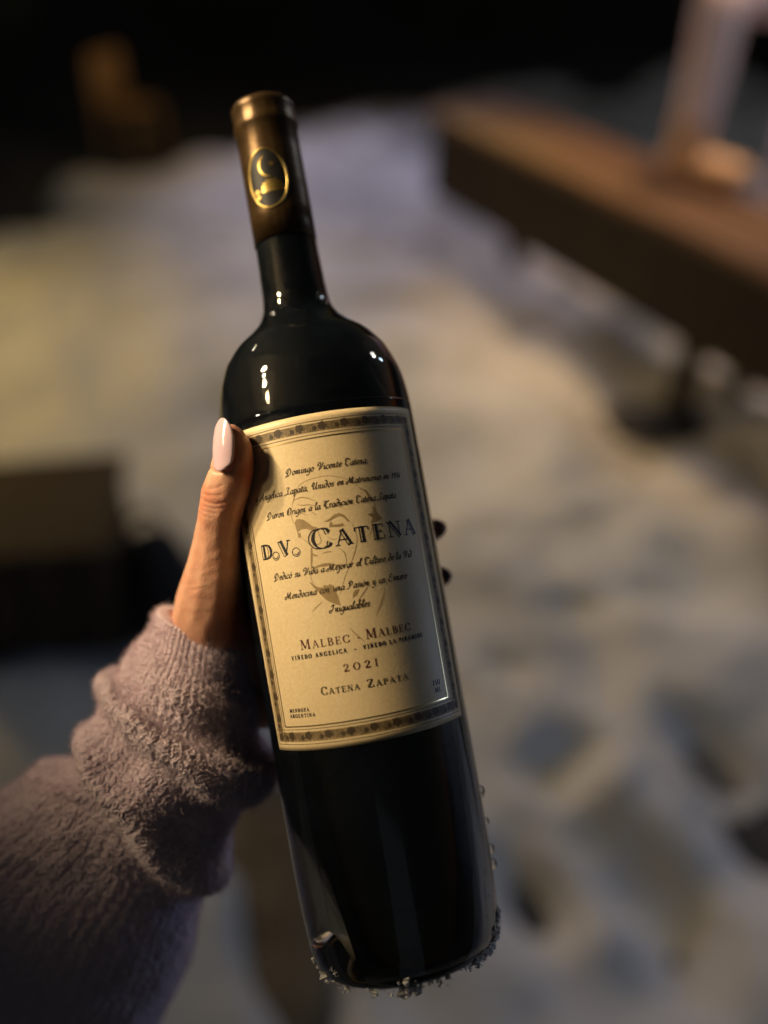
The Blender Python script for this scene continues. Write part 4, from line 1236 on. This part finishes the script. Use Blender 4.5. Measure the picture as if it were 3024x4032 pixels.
# loose fibres standing off the wool
nf = 60000
ri = RNG.integers(2, NV - 2, nf); ci = RNG.integers(0, NU, nf)
p0 = Pk[ri, ci]; n0 = Nn[ri, ci]
rd = RNG.normal(size=(nf, 3)); rd /= np.linalg.norm(rd, axis=1)[:, None]
dirf = n0 * .55 + rd * .8; dirf /= np.linalg.norm(dirf, axis=1)[:, None]
ln = RNG.uniform(.0009, .0032, nf)[:, None]
p1 = p0 + dirf * ln * .5 + n0 * .0002; p2 = p1 + (dirf + RNG.normal(size=(nf, 3)) * .5) * ln * .5
sd = np.cross(dirf, FV); sd /= np.linalg.norm(sd, axis=1)[:, None] + 1e-9
w_ = .00007
V = np.stack([p0 - sd * w_, p0 + sd * w_, p1 - sd * w_, p1 + sd * w_, p2], 1).reshape(-1, 3) - PB
b5 = np.arange(nf)[:, None] * 5
fib = mesh_np('wool_fibres', V, b5 + np.array([[0, 1, 3, 2]]), b5 + np.array([[2, 3, 4]]))
tag(link_mesh('wool_fibres', fib, M_KNIT, sleeve, smooth=False), kind='stuff')
# ================================================================== the person by the bench, one boot up on it
ft = on_plane(2690, 690, BH + .03)                          # boot on the seat
up = np.array([0, 0, 1.0])
kn = ft + np.array([.03, .02, .50])
hip = ft + np.array([.36, .36, .46])
hip2 = hip + np.array([.16, .06, 0])
st2 = hip2 + np.array([.02, .05, -hip2[2] + .08])
ft2 = st2
body = [[(*(ft + up * .10), .062), (*(ft + up * .30 + [.01, .0, 0]), .068), (*kn, .075), (*((kn + hip) / 2), .088), (*hip, .10)],
        [(*(ft2 + up * .05), .062), (*(ft2 + up * .40), .070), (*((ft2 + hip2) / 2 + up * .12), .085), (*hip2, .10)]]
pel = (hip + hip2) / 2
tor = [[(*(pel), .12), (*(pel + up * .20), .125), (*(pel + up * .38), .135), (*(pel + up * .50), .11)],
       [(*(pel + up * .48 + [-.17, 0, 0]), .065), (*(pel + up * .22 + [-.24, -.05, 0]), .055), (*(pel + up * .05 + [-.16, -.22, 0]), .045)],
       [(*(pel + up * .48 + [.17, 0, 0]), .065), (*(pel + up * .22 + [.26, -.02, 0]), .055), (*(pel + up * -.02 + [.24, -.10, 0]), .045)],
       [(*(pel + up * .47 + [-.17, 0, 0]), .07), (*(pel + up * .50), .09), (*(pel + up * .47 + [.17, 0, 0]), .07)]]
other = empty('person', Matrix.Translation((pel[0], pel[1], 0)))
tag(other, 'standing person in pale pink trousers with one tan boot up on the bench', 'person')
OB = np.array(other.matrix_world.translation)
def offs(me):
    c = np.zeros(len(me.vertices) * 3, np.float32); me.vertices.foreach_get('co', c)
    me.vertices.foreach_set('co', (c.reshape(-1, 3) - OB).astype(np.float32).ravel()); me.update(); return me
link_mesh('trousers', offs(skin_mesh('trousers', body, .02, .012, 6)), M_TROUSER, other)
link_mesh('coat', offs(skin_mesh('coat', tor, .02, .012, 6)), M_COAT, other)
hd = pel + up * .74
neck = pel + up * .56
hands = [pel + up * .0 + np.array([-.14, -.27, 0]), pel + up * -.08 + np.array([.24, -.13, 0])]
skinc = [[(*neck, .055), (*(neck + up * .08), .05), (*hd, .085), (*(hd + up * .06), .088)], [(*(hd + [0, -.06, -.03]), .05), (*(hd + [0, -.085, -.05]), .03)], [(*(hd + [0, -.09, 0]), .012), (*(hd + [0, -.108, -.015]), .012)],
         [(*(hd + [-.088, 0, 0]), .018), (*(hd + [-.09, 0, -.02]), .012)], [(*(hd + [.088, 0, 0]), .018), (*(hd + [.09, 0, -.02]), .012)]]
for hc in hands:
    skinc.append([(*hc, .030), (*(hc + [0, -.03, -.05]), .028)])
    for k in range(4):
        b = hc + np.array([-.024 + k * .016, -.03, -.06]); skinc.append([(*b, .009), (*(b + [0, -.02, -.035]), .008), (*(b + [0, -.005, -.06 + .006 * abs(k - 1)]), .007)])
    skinc.append([(*(hc + [-.025, -.01, -.01]), .011), (*(hc + [-.04, -.035, -.035]), .009), (*(hc + [-.035, -.05, -.055]), .008)])
link_mesh('head', offs(skin_mesh('head', skinc[:5], .006, .005, 3)), M_SKIN, other)
for k_ in (0, 1):
    link_mesh('hand', offs(skin_mesh('hand', skinc[5 + 6 * k_: 11 + 6 * k_], .006, .004, 3)), M_SKIN, other)
hair = [[(*(hd + [0, .02, .07]), .092), (*(hd + [0, .05, 0]), .085), (*(hd + [0, .06, -.12]), .07)], [(*(hd + [-.06, .01, .02]), .045), (*(hd + [-.07, .02, -.12]), .035)], [(*(hd + [.06, .01, .02]), .045), (*(hd + [.07, .02, -.12]), .035)]]
link_mesh('hair', offs(skin_mesh('hair', hair, .01, .008, 4)), M_HAIR, other)
for f_, dx, dy in ((ft, .13, -.10), (ft2, .05, -.15)):
    bc = [[(*(f_ + [-.02, .02, .045]), .052), (*(f_ + [dx * .45, dy * .45, .035]), .05), (*(f_ + [dx, dy, .03]), .044)], [(*(f_ + [0, 0, .05]), .058), (*(f_ + [0, 0, .15]), .064)]]
    me = offs(skin_mesh('boot', bc, .012, .007, 4))
    c = np.zeros(len(me.vertices) * 3, np.float32); me.vertices.foreach_get('co', c); c = c.reshape(-1, 3)
    fl = f_[2] - .028 if f_ is ft else -.03
    c[:, 2] = np.maximum(c[:, 2], fl); me.vertices.foreach_set('co', c.ravel()); me.update()
    b_o = link_mesh('boot', me, M_BOOT, other)

# ---- bag by the crate
bag = empty('cloth_bag', Matrix.Translation((c0[0] + .06, c0[1] + .10, 0)))
tag(bag, 'black cloth bag slumped on the snow beside the crate', 'bag')
OB = np.array(bag.matrix_world.translation)
M_BAG = simple('black_canvas', (0.014, 0.014, 0.018), 0.85, 0, 0.3, 60, 0.001)
link_mesh('bag_body', offs(skin_mesh('bag_body', ball_chain_bag(), .012, .008, 5)), M_BAG, bag)
hx, hy = c0[0] + .07, c0[1] + .12
link_mesh('bag_handle', offs(skin_mesh('bag_handle', [[(hx - .05, hy, .24, .008), (hx - .03, hy, .31, .008), (hx + .02, hy, .31, .008), (hx + .05, hy, .22, .008)]], .004, .004, 2)), M_BAG, bag)
